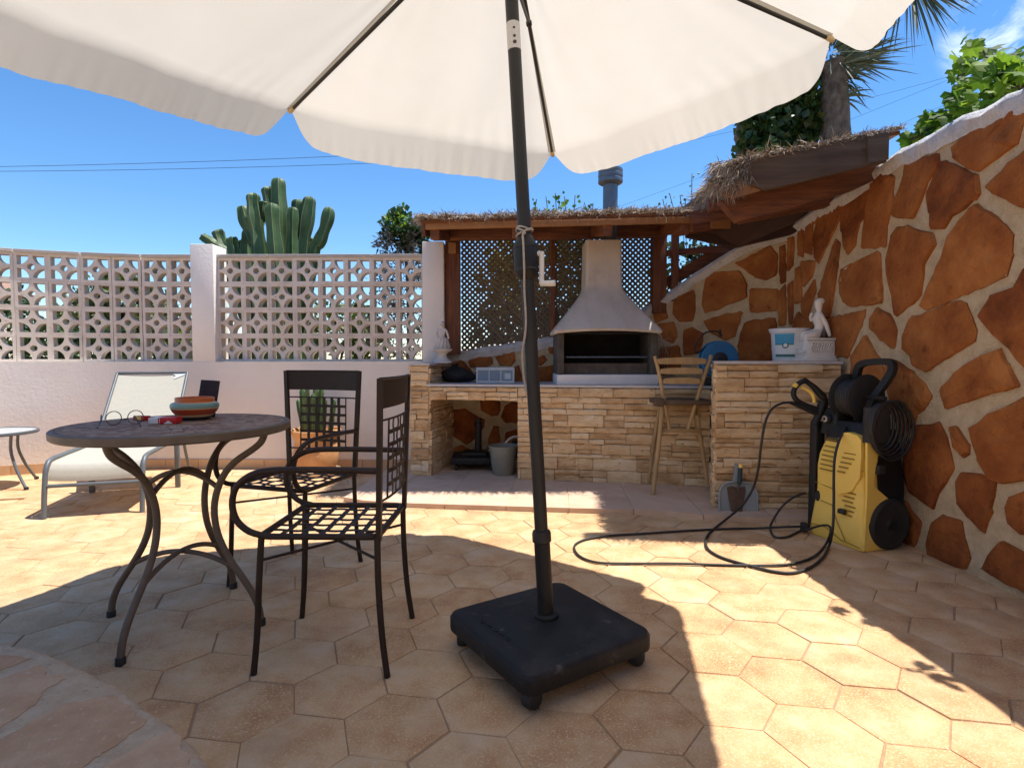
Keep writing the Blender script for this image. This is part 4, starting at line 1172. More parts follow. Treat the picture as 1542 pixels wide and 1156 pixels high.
for sx in (-1, 1):
    m = MB(); m.tube(curve([LW(sx*.268, -.045, 0), LW(sx*.268, -.028, .15), LW(sx*.268, -.008, .27), LW(sx*.267, .015, .325), LW(sx*.266, .07, .356), LW(sx*.265, .25, .362), LW(sx*.265, .72, .372)], 4), .0155, 10); m.build('side_rail', 'lounger_metal', ln, smooth=60)
    m = MB(); m.box(LW(sx*.285, .69, .20), (.034, .034, .40), atan2(EX.y, EX.x), bevel=.005); m.build('leg', 'lounger_metal', ln, smooth=40)
    m = MB(); m.tube([LW(sx*.257, .70, .365), LW(sx*.257, .95, .648), LW(sx*.257, 1.155, .882)], .012, 8); m.build('back_tube', 'lounger_metal', ln, smooth=60)
    m = MB(); m.tube([LW(sx*.235, .93, .60), LW(sx*.235, 1.02, .40), LW(sx*.24, 1.22, .0)], .012, 8); m.build('back_prop', 'lounger_metal', ln, smooth=60)
m = MB(); m.tube([LW(-.257, 1.155, .882), LW(.257, 1.155, .882)], .012, 8); m.build('top_rail', 'lounger_metal', ln, smooth=60)
m = MB(); m.tube([LW(-.262, -.02, .20), LW(.262, -.02, .20)], .012, 8); m.tube([LW(-.25, .70, .355), LW(.25, .70, .355)], .011, 8); m.build('crossbar', 'lounger_metal', ln, smooth=60)
m = MB(); m.prism([LW(.13, 1.158, .877), LW(.258, 1.160, .882), LW(.250, 1.145, .865), LW(.165, 1.115, .826), LW(.175, 1.14, .855)], V((.0, -.006, .004))); m.build('corner_patch', 'glass_top', ln)

# ================================================================ side table, strip
ST = V((-4.03, 4.28, 0))
sd = thing('side_table', 'small round glass-topped metal side table with splayed tube legs, left of the lounger', 'side table', tuple(ST))
m = MB(); m.lathe([(.0005, .425), (.275, .425), (.275, .437), (.0005, .437)], ST, 40); m.build('tabletop', 'glass_top', sd, smooth=30)
m = MB(); m.lathe([(.272, .417), (.288, .418), (.292, .43), (.288, .441), (.276, .442), (.272, .43)], ST, 40, capb=False, capt=False); m.build('rim', 'lounger_metal', sd, smooth=40)
for k in range(4):
    a = radians(-12+90*k); d = V((cos(a), sin(a), 0))
    m = MB(); m.tube(curve([ST+d*.20+V((0, 0, .42)), ST+d*.19+V((0, 0, .33)), ST+d*.20+V((0, 0, .25)), ST+d*.25+V((0, 0, .13)), ST+d*.325+V((0, 0, .005))], 4), .0105, 8); lg = m.build('leg', 'lounger_metal', sd, smooth=60)
    m = MB(); m.lathe([(.015, 0), (.017, .012), (.013, .022)], ST+d*.325, 12); m.build('foot_cap', 'rubber', lg, smooth=50)
m = MB(); a, b = G(-60, 757), G(38, 751); m.beam(a+V((0, 0, .008)), b+V((0, 0, .008)), .035, .016, bevel=.002)
tag(m.build('wooden_batten', 'skirting', smooth=30), 'thin terracotta-coloured batten lying on the sunlit paving near the side table', 'batten')

# ================================================================ potted cactus
PT = V((-1.70, 4.80, 0))
pt = thing('potted_cactus', 'terracotta pot with a clump of ribbed cactus, against the white wall behind a chair', 'potted plant', tuple(PT))
m = MB(); m.lathe([(.14, .0), (.19, .006), (.205, .045), (.20, .048), (.18, .02), (.02, .015)], PT, 32, capt=False); m.build('saucer', 'terracotta_pale', pt, smooth=35)
m = MB(); m.lathe([(.135, .02), (.16, .05), (.185, .12), (.188, .19), (.178, .25), (.172, .29), (.185, .33), (.208, .365), (.212, .385), (.204, .395), (.192, .39), (.178, .35), (.17, .34), (.01, .34)], PT, 36, capt=False); m.build('pot', 'terracotta_pot', pt, smooth=40)
def ribbed(mb, rib, base, top, r, nr=5, seed=0, bend=V((0, 0, 0))):
    rnd = random.Random(seed); d = top-base; L = d.length; ax = d.normalized()
    x = (V((1, 0, 0))-ax*ax.x).normalized(); y = ax.cross(x); n = nr*4; N = 14; rows = []
    a0 = rnd.random()*6
    prev = None
    for i in range(N+1):
        f = i/N; rr = r*(min(1, .72+f*1.2))*(1 if f < .86 else sqrt(max(0.0, 1-((f-.86)/.14)**2))*.98+.02)*(1+.06*sin(f*17+a0)+.03*sin(f*40+a0))
        c = base+d*f+bend*(f*(1-f)*4)
        ring = []
        for k in range(n):
            a = a0+2*pi*k/n; ridge = 1.0 if k % 4 == 0 else (.72 if k % 4 == 2 else .80)
            ring.append(c+(x*cos(a)+y*sin(a))*rr*ridge)
        rows.append(ring)
    mb.loft(rows)
    if rib is not None:
        for k in range(nr):
            rib.tube([rows[i][k*4] for i in range(0, N, 2)]+[rows[N][k*4]], r*.045, 4)
m = MB(); rbm = MB(); rnd = random.Random(6)
for i in range(10):
    a = i*2.4; q = .035+.10*(i/10); h = rnd.uniform(.30, .47)
    b = PT+V((q*cos(a), q*sin(a), .33)); ribbed(m, rbm, b, b+V((.25*q*cos(a)+rnd.gauss(0, .02), .25*q*sin(a), h)), rnd.uniform(.020, .027), 5, i)
o = m.build('cactus_stems', 'cactus', pt, smooth=30, fix=False); rbm.build('spine_ridges', 'cactus_rib', o, fix=False)

# ================================================================ things on and under the counter
def skinfig(name, m, parent, nodes, edges, sub=2):
    """one continuous skinned body; nodes: {key: (point, radius)}"""
    keys = list(nodes); me = bpy.data.meshes.new(name)
    M = ROOTM[parent.name]
    me.from_pydata([tuple(M @ V(nodes[k][0])) for k in keys], [(keys.index(a), keys.index(b)) for a, b in edges], [])
    o = bpy.data.objects.new(name, me); COL.objects.link(o); o.parent = parent
    o.modifiers.new('skin', 'SKIN')
    if not me.skin_vertices: 
        bpy.context.view_layer.objects.active = o
    lay = me.skin_vertices[0] if me.skin_vertices else None
    if lay is None:
        bm = bmesh.new(); bm.from_mesh(me); bm.verts.layers.skin.verify(); bm.to_mesh(me); bm.free(); lay = me.skin_vertices[0]
    for i, k in enumerate(keys):
        r = nodes[k][1]; lay.data[i].radius = (r, r)
    lay.data[0].use_root = True
    s = o.modifiers.new('sub', 'SUBSURF'); s.levels = sub; s.render_levels = sub
    dg = bpy.context.evaluated_depsgraph_get()
    ev = bpy.data.meshes.new_from_object(o.evaluated_get(dg))
    bpy.data.objects.remove(o); ev.name = name
    ev.materials.clear(); ev.materials.append(MATS[m]); ev.shade_smooth()
    o = bpy.data.objects.new(name, ev); COL.objects.link(o); o.parent = parent
    return o

# seated figurine on the right pier
SY = 3.74
zt = .984
p0 = P(1227, 541, SY); p0.z = zt
st = thing('figurine', 'white plaster figurine of a seated nude on a carved block, beside the paint tub', 'figurine', tuple(p0))
k = SY/FPX
def F(u, v, dy=0): return V((p0.x+(u-1227)*k, SY+dy, zt+(541-v)*k))
m = MB()
m.box(F(1226.5, 539), (.222, .17, .018), bevel=.004); m.box(F(1227, 535), (.205, .155, .02), bevel=.006)
m.box(F(1228, 522), (.178, .14, .10), bevel=.004); m.box(F(1229, 508.5), (.192, .15, .014), bevel=.004)
m.build('carved_block', 'statue_white', st, smooth=35)
m = MB(); rnd = random.Random(4)
for q in range(9):
    u = 1213+q*3.6
    m.tube(curve([F(u, 513, -.072), F(u+1.5, 517, -.075), F(u-1.2, 522, -.074), F(u+1, 527, -.073)], 4), .0055, 6)
m.build('block_relief', 'statue_white', bpy.data.objects['carved_block'], smooth=60)
nd = {'hip': (F(1237, 501), .040), 'waist': (F(1234, 491), .029), 'rib': (F(1232, 483), .033), 'chest': (F(1230.5, 475), .033), 'neck0': (F(1231.5, 468), .017), 'neck': (F(1231.5, 464), .016), 'head': (F(1230, 457), .031), 'crown': (F(1231, 451), .028), 'bun': (F(1239, 450), .021),
      'nose': (F(1225, 457), .008),
      'thL': (F(1222, 502, -.03), .030), 'knL': (F(1208, 504, -.032), .023), 'shL': (F(1210, 513, -.03), .018), 'anL': (F(1207, 526, -.03), .010), 'ftL': (F(1201, 529, -.034), .008),
      'thR': (F(1224, 500, .03), .030), 'knR': (F(1211, 500, .03), .022), 'shR': (F(1213, 511, .03), .018), 'anR': (F(1211, 525, .03), .010), 'ftR': (F(1205, 528, .028), .008),
      'suL': (F(1231, 473, -.034), .013), 'elL': (F(1237, 486, -.045), .015), 'wrL': (F(1242, 499, -.04), .013), 'haL': (F(1244, 505, -.04), .009),
      'suR': (F(1229, 473, .034), .013), 'elR': (F(1224, 481, .04), .010), 'wrR': (F(1222, 474, .028), .008), 'haR': (F(1224, 468, .02), .008)}
ed = [('hip', 'waist'), ('waist', 'rib'), ('rib', 'chest'), ('chest', 'neck0'), ('neck0', 'neck'), ('neck', 'head'), ('head', 'crown'), ('crown', 'bun'), ('head', 'nose'), ('hip', 'thL'), ('thL', 'knL'), ('knL', 'shL'), ('shL', 'anL'), ('anL', 'ftL'), ('hip', 'thR'), ('thR', 'knR'), ('knR', 'shR'), ('shR', 'anR'), ('anR', 'ftR'), ('chest', 'suL'), ('suL', 'elL'), ('elL', 'wrL'), ('wrL', 'haL'), ('chest', 'suR'), ('suR', 'elR'), ('elR', 'wrR'), ('wrR', 'haR')]
skinfig('figure', 'statue_white', st, nd, ed)

# figurine on the left pier
SY2 = 4.78; q0 = P(665, 549, SY2); q0.z = .963; k2 = SY2/FPX
fg = thing('figurine', 'weathered figurine of a draped woman over a bowl, in front of the wooden post', 'figurine', tuple(q0))
def F2(u, v, dy=0): return V((q0.x+(u-663)*k2, SY2+dy, q0.z+(549-v)*k2))
b0 = F2(664, 549)
m = MB(); m.lathe([(.085, 0), (.088, .008), (.075, .02), (.055, .035), (.042, .055), (.040, .075), (.050, .09), (.075, .10), (.088, .112), (.09, .12), (.07, .122)], b0, 24); m.build('pedestal', 'statue_grey', fg, smooth=40)
m = MB(); m.lathe([(.05, .118), (.066, .125), (.058, .16), (.045, .20), (.040, .215)], b0, 14); 
for q in range(12):
    a = 2*pi*q/12; m.tube([b0+V((.066*cos(a), .066*sin(a), .12)), b0+V((.058*cos(a+.2), .058*sin(a+.2), .16)), b0+V((.040*cos(a+.4), .040*sin(a+.4), .21))], .008, 6)
m.build('drapery', 'statue_grey', fg, smooth=60)
nd = {'hip': (b0+V((0, 0, .20)), .036), 'waist': (b0+V((0, 0, .235)), .024), 'chest': (b0+V((-.002, 0, .27)), .029), 'neck': (b0+V((0, 0, .302)), .011), 'head': (b0+V((.002, -.004, .325)), .026), 'crown': (b0+V((.004, 0, .342)), .023), 'bun': (b0+V((.022, .008, .345)), .010), 'nose': (b0+V((-.004, -.024, .326)), .006),
      'sl': (b0+V((-.036, 0, .283)), .012), 'el': (b0+V((-.048, -.01, .245)), .010), 'wl': (b0+V((-.04, -.03, .215)), .008), 'sr': (b0+V((.034, 0, .283)), .012), 'er': (b0+V((.050, -.008, .24)), .010), 'wr': (b0+V((.058, -.02, .205)), .008)}
ed = [('hip', 'waist'), ('waist', 'chest'), ('chest', 'neck'), ('neck', 'head'), ('head', 'crown'), ('crown', 'bun'), ('head', 'nose'), ('chest', 'sl'), ('sl', 'el'), ('el', 'wl'), ('chest', 'sr'), ('sr', 'er'), ('er', 'wr')]
skinfig('figure', 'statue_grey', fg, nd, ed)

# paint tub
by_ = 3.90; bcn = P(1188, 541, by_); bcn.z = zt; kb = by_/FPX
tub = thing('paint_tub', 'white plastic paint tub with a blue and white label, behind the seated figurine', 'tub', tuple(bcn))
h = 50*kb; r0, r1 = 22.5*kb, 26*kb
m = MB(); m.lathe([(r0-.004, 0), (r0, .006), (r0+(r1-r0)*.35, h*.34), (r0+(r1-r0)*.36+.003, h*.35), (r0+(r1-r0)*.40+.003, h*.38), (r0+(r1-r0)*.4, h*.39), (r1-.002, h*.84), (r1, h*.85)], bcn, 40); m.build('tub_body', 'bucket_white', tub, smooth=35)
tbd = bpy.data.objects['tub_body']
m = MB(); m.lathe([(r1, h*.83), (r1+.006, h*.84), (r1+.008, h*.90), (r1+.012, h*.905), (r1+.012, h*.955), (r1+.006, h*.965), (r1-.004, h*.955), (r1-.006, h*.94), (.001, h*.94)], bcn, 40, capt=False); m.build('tub_lid', 'bucket_white', tub, smooth=35)
def patch(a0, a1, z0, z1, off, mt, name):
    m = MB(); rows = []
    for i in range(9):
        a = radians(a0+(a1-a0)*i/8); row = []
        for z in (z0, z1):
            r = r0+(r1-r0)*z/(h*.85)+off; row.append(bcn+V((r*cos(a), r*sin(a), z)))
        rows.append(row)
    m.grid(rows); m.build(name, mt, tbd, smooth=80, fix=False)
patch(196, 262, h*.10, h*.80, .0035, 'label_paper', 'label')
patch(196, 258, h*.50, h*.80, .0042, 'label_blue', 'label_panel')
patch(196, 258, h*.475, h*.50, .0044, 'label_green', 'label_stripe')
patch(196, 262, h*.12, h*.20, .0042, 'label_green', 'label_stripe')
def disc_on(a, z, r, mt, off, name):
    m = MB(); rr = r0+(r1-r0)*z/(h*.85)+off; aa = radians(a); c = bcn+V((rr*cos(aa), rr*sin(aa), z)); m.lathe([(r, 0), (r*.9, .001)], c, 20, axis=(cos(aa), sin(aa), 0)); m.build(name, mt, tbd)
disc_on(232, h*.46, .021, 'label_green', .004, 'label_emblem'); disc_on(232, h*.46, .013, 'label_paper', .0052, 'label_emblem')
m = MB()
for q in range(5):
    a = radians(214+q*8.5); rr = r0+.0055; m.box(bcn+V((rr*cos(a), rr*sin(a), h*.16)), (.006, .0012, .008), a+pi/2)
m.build('label_lettering', 'label_paper', tbd)

# blue hose reel
RY = 4.30; rc = P(1081, 540, RY); rc.z = .793+.20
hr = thing('hose_reel', 'blue round cable reel standing on the worktop behind the stool', 'reel', (rc.x, RY, .793))
m = MB()
for yy in (-.05, .03): m.lathe([(.055, 0), (.139, 0), (.144, .006), (.139, .012), (.055, .012), (.053, .006), (.055, 0)], rc+V((0, yy, 0)), 40, axis=(0, 1, 0), capb=False, capt=False)
m.build('reel_disc', 'reel_blue', hr, smooth=40)
m = MB(); m.box(rc+V((0, -.005, -.17)), (.20, .11, .06), bevel=.01); m.lathe([(.11, -.036), (.11, .03)], rc, 32, axis=(0, 1, 0)); m.lathe([(.02, -.07), (.025, -.06), (.058, -.05)], rc, 20, axis=(0, 1, 0)); m.build('cable_drum', 'rubber', hr, smooth=40)
m = MB()
m.tube(curve([rc+V((-.10, -.02, .10)), rc+V((-.17, -.03, .05)), rc+V((-.19, -.04, .10)), rc+V((-.12, -.04, .20)), rc+V((-.02, -.03, .215)), rc+V((.02, -.02, .18))], 6), .006, 8)
m.tube([rc+V((.01, -.01, .17)), rc+V((.01, -.01, .23))], .010, 8); m.build('reel_handle', 'rubber', hr, smooth=60)

# wire rack leaning between barbecue and wall
gr = thing('grill_rack', 'thin wire grill rack leaning in the shade to the right of the barbecue', 'grill rack', tuple(P(1000, 560, 4.75)))
m = MB(); b0 = P(990, 568, 4.55)
for q in range(5): m.tube([P(990+q*3.5, 572-q*2, 4.6), P(990.5+q*4, 506+q*4.5, 4.75)], .0022, 5)
for q in range(3): m.tube([P(990, 512+q*14, 4.72), P(1011, 510+q*13, 4.74)], .0022, 5)
m.tube([P(993, 500, 4.72), P(1006, 534, 4.72)], .003, 5)
m.build('wire', 'steel', gr, smooth=60)

# black bag, meter box
bg = P(690, 577, 4.90); bg.z = .794
m = MB(); rnd = random.Random(12); rows = []
for i in range(15):
    f = i/14; row = []
    for k_ in range(24):
        a = 2*pi*k_/24
        r = sin(pi*(.06+.94*f))**.6*(1+.10*sin(3*a+4*f)+.08*sin(7*a-5*f)+rnd.gauss(0, .02))
        row.append(bg+V((r*.165*cos(a)*(1.05-.25*f), r*.11*sin(a), .125*f*(1+.22*cos(a*1.0+2.4)+.12*sin(5*a)+.08*sin(9*a+1)))))
    rows.append(row)
m.loft(rows)
tag(m.build('black_bag', 'bag_black', smooth=70), 'crumpled black bag lying on the worktop beside the left pier', 'bag')
mx = P(745.5, 577, 4.78); mx.z = .794
eb = thing('light_panel', 'white three-window panel box standing on the worktop against the stone wall', 'panel box', tuple(mx))
Rm = Matrix.Rotation(radians(-3), 3, 'Z') @ Matrix.Rotation(radians(-10), 3, 'X')
m = MB(); m.box(mx+Rm @ V((0, .03, .068)), (.332, .045, .134), Rm, bevel=.004); m.build('case', 'box_white', eb, smooth=40)
m = MB()
for x0, x1 in ((-.165, -.150), (.150, .165)): m.box(mx+Rm @ V(((x0+x1)/2, .005, .068)), (x1-x0, .01, .134), Rm, bevel=.002)
for z0, z1 in ((0, .016), (.108, .134)): m.box(mx+Rm @ V((0, .0052, (z0+z1)/2)), (.329, .0095, z1-z0), Rm, bevel=.002)
for x in (-.052, .048): m.box(mx+Rm @ V((x, .0056, .062)), (.009, .009, .094), Rm)
m.build('frame', 'box_white', eb, smooth=40)
for x0, x1 in ((-.149, -.058), (-.046, .042), (.054, .149)):
    m = MB(); m.box(mx+Rm @ V(((x0+x1)/2, .0066, .062)), (x1-x0, .003, .09), Rm); w = m.build('window', 'box_window', eb)
    m = MB(); m.box(mx+Rm @ V(((x0+x1)/2+.006, .0046, .058)), ((x1-x0)*.55, .002, .05), Rm, bevel=.0008); m.build('pane_emblem', 'box_white' if x0 > 0 else 'box_window', w)

# under the counter
pd = V((-.33, 4.93, .032))
p2 = thing('spare_stand', 'black spare parasol base with a short tube, stored in the counter opening', 'parasol base', tuple(pd))
m = MB(); m.box(pd+V((0, 0, .085)), (.40, .36, .06), bevel=.012); m.box(pd+V((0, 0, .13)), (.22, .2, .035), bevel=.01); m.build('base_plate', 'black_plastic', p2, smooth=40)
m = MB(); m.lathe([(.030, .14), (.030, .36), (.036, .365), (.036, .40), (.026, .405), (.026, .44)], pd+V((.03, 0, 0)), 18); m.build('socket_tube', 'black_plastic', p2, smooth=40)
for sx in (-1, 1):
    for sy in (-1, 1):
        m = MB(); m.lathe([(.026, -.012), (.03, -.006), (.03, .006), (.026, .012)], pd+V((sx*.15, sy*.13, .030)), 16, axis=(1, 0, 0)); m.build('castor', 'rubber', p2, smooth=40)
bk = P(758, 720, 4.64); bk.z = .032; kk = 4.64/FPX
bu = thing('bucket', 'plain grey-green plastic bucket standing in the counter opening', 'bucket', tuple(bk))
m = MB(); H_ = 44*kk; m.lathe([(15.5*kk, 0), (16.2*kk, .006), (21.5*kk, H_-.012), (22.8*kk, H_-.012), (23*kk, H_), (21.6*kk, H_), (20.5*kk, H_-.02), (15.5*kk, .02), (.001, .02)], bk, 32, capt=False); m.build('bucket_body', 'grey_bucket', bu, smooth=35)
m = MB(); m.tube([bk+V((22*kk*cos(a), .01-.02*sin(a), H_-.01-.05*abs(sin(a)))) for a in [pi+pi*i/16 for i in range(17)]], .0025, 6); m.build('bail', 'zinc', bu, smooth=60)
hb = thing('hand_brush', 'dark brush with a pale curved handle tucked behind the grey bucket', 'brush', tuple(P(778, 672, 4.88)))
m = MB(); m.tube(curve([P(761, 667, 4.86), P(767, 661, 4.86), P(775, 657.5, 4.87), P(784, 658, 4.88)], 5), [.010]*6+[.012]*6+[.013]*4, 8); m.build('handle', 'bucket_white', hb, smooth=60)
m = MB(); m.box(P(779, 676, 4.90), (.10, .05, .15), bevel=.012); m.build('brush_head', 'bag_black', hb, smooth=50)

# ================================================================ wooden stool
sl_ = thing('folding_stool', 'tall weathered wooden stool with a three-slat back, drawn up to the counter', 'stool', (1.22, 4.02, .032))
YF = 3.93
def pole(pts, r, name, mt='stool_wood', n=8):
    m = MB(); m.tube(curve(pts, 4), r, n); return m.build(name, mt, sl_, smooth=60)
pole([P(998, 604, 4.02), P(993, 660, 3.98), P(983, 748, 3.93)], .0165, 'leg'); pole([P(1049, 625, 4.02), P(1057, 672, 4.02), P(1066, 730, 4.02)], .0155, 'leg')
pole([P(994, 612, 4.20), P(984, 670, 4.24), P(976, 733, 4.27)], .0155, 'leg'); pole([P(1046, 612, 4.20), P(1052, 670, 4.22), P(1058, 722, 4.24)], .015, 'leg')
pole([P(986, 536, 4.00), P(992, 560, 4.0), P(1000, 603, 4.0), P(1008, 646, 4.0)], .0135, 'back_post'); pole([P(1071, 535, 4.00), P(1062, 562, 4.0), P(1050, 600, 4.0), P(1036, 646, 4.0)], .0135, 'back_post')
for v, x0, x1, hh in ((544, 990, 1063, 10), (559, 995, 1058, 9.5), (574, 999, 1054, 9.5)):
    m = MB(); a, b = P(x0, v, 3.985), P(x1, v, 3.985); N = 12
    rows = []
    for i in range(N+1):
        f = i/N; p = a.lerp(b, f); hz_ = hh*YF/FPX/2*(1-.28*(2*f-1)**4); dz = .004*(1-(2*f-1)**2)
        rows.append([p+V((0, -.007, -hz_+dz)), p+V((0, .007, -hz_+dz)), p+V((0, .007, hz_+dz)), p+V((0, -.007, hz_+dz))])
    m.loft(rows); m.build('back_slat', 'stool_wood', sl_, smooth=40)
m = MB(); a, b = P(984, 604, 4.10), P(1064, 604, 4.10)
m.beam(a, b, .26, .035, bevel=.008); m.build('seat', 'dark_seat', sl_, smooth=40)
m = MB(); m.beam(P(985, 605, 3.965), P(1000, 606, 3.965), .03, .06, bevel=.006); m.build('seat_end', 'dark_seat', sl_, smooth=40)
for v, yy, u0, u1 in ((648, 4.0, 994, 1055), (645, 4.22, 988, 1050)): 
    m = MB(); m.beam(P(u0, v, yy), P(u1, v, yy), .02, .026, bevel=.004); m.build('rung', 'stool_wood', sl_, smooth=40)

# ================================================================ dustpan and trowel
dp = thing('dustpan', 'grey plastic dustpan leaning on the front of the right counter pier', 'dustpan', tuple(G(1112, 772)))
DY = 3.50
def D(u, v, d=0): 
    t = (773-v)/75.0; p = P(u, v, DY+.055*t); return p+V((0, d, 0))
out = [(1083, 773), (1083, 742), (1086, 733), (1093, 727), (1104, 724), (1106, 712), (1106.5, 700), (1109, 697), (1112, 700), (1112.5, 712), (1115, 724), (1128, 727), (1136, 733), (1140, 742), (1141, 773)]
m = MB(); m.prism([D(u, v, .006) for u, v in out], V((0, .006, .001))); m.build('pan', 'dustpan', dp, smooth=30)
m = MB(); m.tube([D(u, v, -.002) for u, v in out[:4]+[(1104, 725)]], .006, 8); m.tube([D(u, v, -.002) for u, v in [(1115, 725)]+out[11:]], .006, 8); m.tube([D(1104, 725, -.002), D(1110, 723, -.002), D(1115, 725, -.002)], .006, 8); m.build('rim', 'dustpan', dp, smooth=60)
tr = thing('trowel', 'rusty hand trowel with a teal and yellow grip leaning in the dustpan', 'trowel', tuple(G(1108, 770)))
m = MB(); bl_ = [(1094, 733), (1100, 731), (1110, 733), (1121, 732), (1122, 738), (1118, 760), (1116, 773), (1101, 773), (1098, 757)]
m.prism([D(u, v, -.012-.008*(1 if u in (1110,) else 0)) for u, v in bl_], V((0, .003, 0))); m.build('blade', 'rusty', tr, smooth=30)
m = MB(); m.tube([D(1110, 740, -.018), D(1110.5, 730, -.022), D(1111.5, 722, -.02)], .005, 8); m.build('shank', 'rusty', tr, smooth=60)
m = MB(); m.tube([D(1111, 728, -.022), D(1111.8, 722, -.022), D(1112.8, 710, -.02), D(1113.5, 703, -.018)], [.010, .014, .0125, .013], 12); m.build('grip', 'teal_grip', tr, smooth=60)
m = MB(); m.tube([D(1113.5, 703.5, -.018), D(1113.8, 700, -.018), D(1114, 697.5, -.018)], [.0135, .0145, .010], 12); m.build('grip_cap', 'yellow_plastic', tr, smooth=60)

# ================================================================ pressure washer
WO = V((1.765, 3.00, 0)); EW = V((.285, -.958, 0)).normalized(); ED = V((.958, .285, 0)).normalized()
pw = thing('pressure_washer', 'yellow and black electric pressure washer on wheels, standing by the rust-coloured stone wall', 'pressure washer', tuple(WO), atan2(EW.y, EW.x))
def W(w, d, z): return WO+EW*w+ED*d+V((0, 0, z))
def wring(w0, w1, d0, d1, z, r=.03, bulge=.012, n=4):
    pts = []
    for cx_, cy_, a0 in ((w1-r, d1-r, 0), (w0+r, d1-r, pi/2), (w0+r, d0+r, pi), (w1-r, d0+r, 1.5*pi)):
        for k_ in range(n+1):
            a = a0+pi/2*k_/n; pts.append((cx_+r*cos(a), cy_+r*sin(a)))
    return [W(x, y-(bulge*(1-((x-(w0+w1)/2)/((w1-w0)/2))**2) if y < (d0+d1)/2 else 0), z) for x, y in pts]
YB = [(0.002, -.178, .176, .0, .20), (.02, -.182, .182, -.006, .20), (.07, -.176, .180, -.004, .19), (.14, -.168, .176, .002, .17), (.20, -.160, .172, .006, .15), (.27, -.150, .168, .008, .13), (.33, -.150, .158, .008, .12), (.40, -.152, .152, .008, .12), (.47, -.142, .156, .012, .12), (.55, -.112, .156, .024, .12), (.575, -.105, .152, .030, .12)]
m = MB(); m.loft([wring(a, b, c, d, z) for z, a, b, c, d in YB]); body = m.build('body_shell', 'yellow_plastic', pw, smooth=40)
m = MB(); m.loft([wring(a, b, .118, .118+dd, z, r=.02, bulge=0) for z, a, b, dd in ((.03, -.15, .15, .18), (.30, -.14, .145, .20), (.40, -.135, .14, .19), (.62, -.12, .13, .16))]); m.build('rear_housing', 'black_plastic', pw, smooth=40)
# yellow flank that sweeps back over the wheel
m = MB(); m.prism([W(.168, d, z) for d, z in ((.0, .01), (.02, .01), (.018, .12), (.05, .205), (.165, .262), (.05, .345), (.06, .44), (.08, .52), (.0, .58), (.01, .3))], EW*.012); m.build('flank_panel', 'yellow_plastic', body, smooth=30)
def vent(w, z, l, h=.007):
    zz = [y for y in YB]; 
    for a, b in zip(YB, YB[1:]):
        if a[0] <= z <= b[0]:
            t = (z-a[0])/(b[0]-a[0]); w0, w1, d0 = [a[i]+(b[i]-a[i])*t for i in (1, 2, 3)]
    def dd(x): return d0-.012*(1-((x-(w0+w1)/2)/((w1-w0)/2))**2)
    return W(w, dd(w), z), W(w+l, dd(w+l), z)
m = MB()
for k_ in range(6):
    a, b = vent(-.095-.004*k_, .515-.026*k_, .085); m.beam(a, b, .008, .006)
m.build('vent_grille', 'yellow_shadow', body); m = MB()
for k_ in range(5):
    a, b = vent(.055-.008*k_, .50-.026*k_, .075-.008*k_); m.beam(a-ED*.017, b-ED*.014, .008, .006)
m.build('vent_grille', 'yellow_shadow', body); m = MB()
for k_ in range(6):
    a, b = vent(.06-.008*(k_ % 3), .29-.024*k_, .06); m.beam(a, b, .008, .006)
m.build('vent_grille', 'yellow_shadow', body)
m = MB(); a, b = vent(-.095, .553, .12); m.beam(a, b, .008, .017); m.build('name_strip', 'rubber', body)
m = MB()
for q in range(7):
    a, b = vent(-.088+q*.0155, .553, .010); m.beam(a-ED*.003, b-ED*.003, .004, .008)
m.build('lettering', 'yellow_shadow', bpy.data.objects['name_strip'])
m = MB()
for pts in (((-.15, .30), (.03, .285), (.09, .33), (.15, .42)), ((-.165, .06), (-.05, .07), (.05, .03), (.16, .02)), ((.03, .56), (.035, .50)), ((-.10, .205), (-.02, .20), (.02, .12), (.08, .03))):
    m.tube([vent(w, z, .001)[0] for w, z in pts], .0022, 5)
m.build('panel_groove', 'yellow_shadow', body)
m = MB(); a = vent(-.125, .225, .01)[0]; m.lathe([(.018, -.004), (.015, .006)], a, 16, axis=-ED, squash=1.8); m.build('recess', 'rubber', body)
m = MB(); a = vent(.055, .185, .01)[0]; m.beam(a-ED*.012-EW*.02, a-ED*.012+EW*.02, .024, .026, bevel=.006); m.build('hose_clip', 'rubber', body, smooth=40)
m = MB(); m.prism([W(w, -.016+.012*(w/.15)**2, z) for w, z in ((.005, .30), (.02, .27), (.10, .30), (.145, .38), (.150, .50), (.146, .58), (.125, .602), (.075, .612), (.035, .602), (.018, .57), (.008, .45))], ED*.05); m.build('front_panel', 'yellow_plastic', body, smooth=30)
# upper black housing
m = MB(); m.loft([wring(-.115, .150, .020, .17, .565, .03, .008), wring(-.112, .146, .03, .18, .62, .03, .006), wring(-.105, .135, .05, .19, .66, .03, 0)]); m.build('upper_housing', 'black_plastic', pw, smooth=40)
m = MB(); m.loft([wring(-.155, -.03, .03, .14, .58, .02, 0), wring(-.15, -.045, .035, .13, .66, .02, 0), wring(-.14, -.06, .05, .12, .72, .02, 0)]); m.build('switch_housing', 'black_plastic', pw, smooth=40)
m = MB(); a = W(-.095, .028, .665); m.lathe([(.026, 0), (.026, .014), (.022, .02)], a, 20, axis=-ED); kn = m.build('switch_knob', 'rubber', pw, smooth=40)
m = MB(); m.lathe([(.017, .0195), (.017, .023), (.010, .0235), (.010, .0195)], a, 20, axis=-ED); m.build('knob_ring', 'steel', kn, smooth=40)
m = MB(); m.loft([wring(-.215, -.165, .02, .09, z, .012, 0) for z in (.02, .64)]); m.build('lance_holder', 'black_plastic', pw, smooth=40)
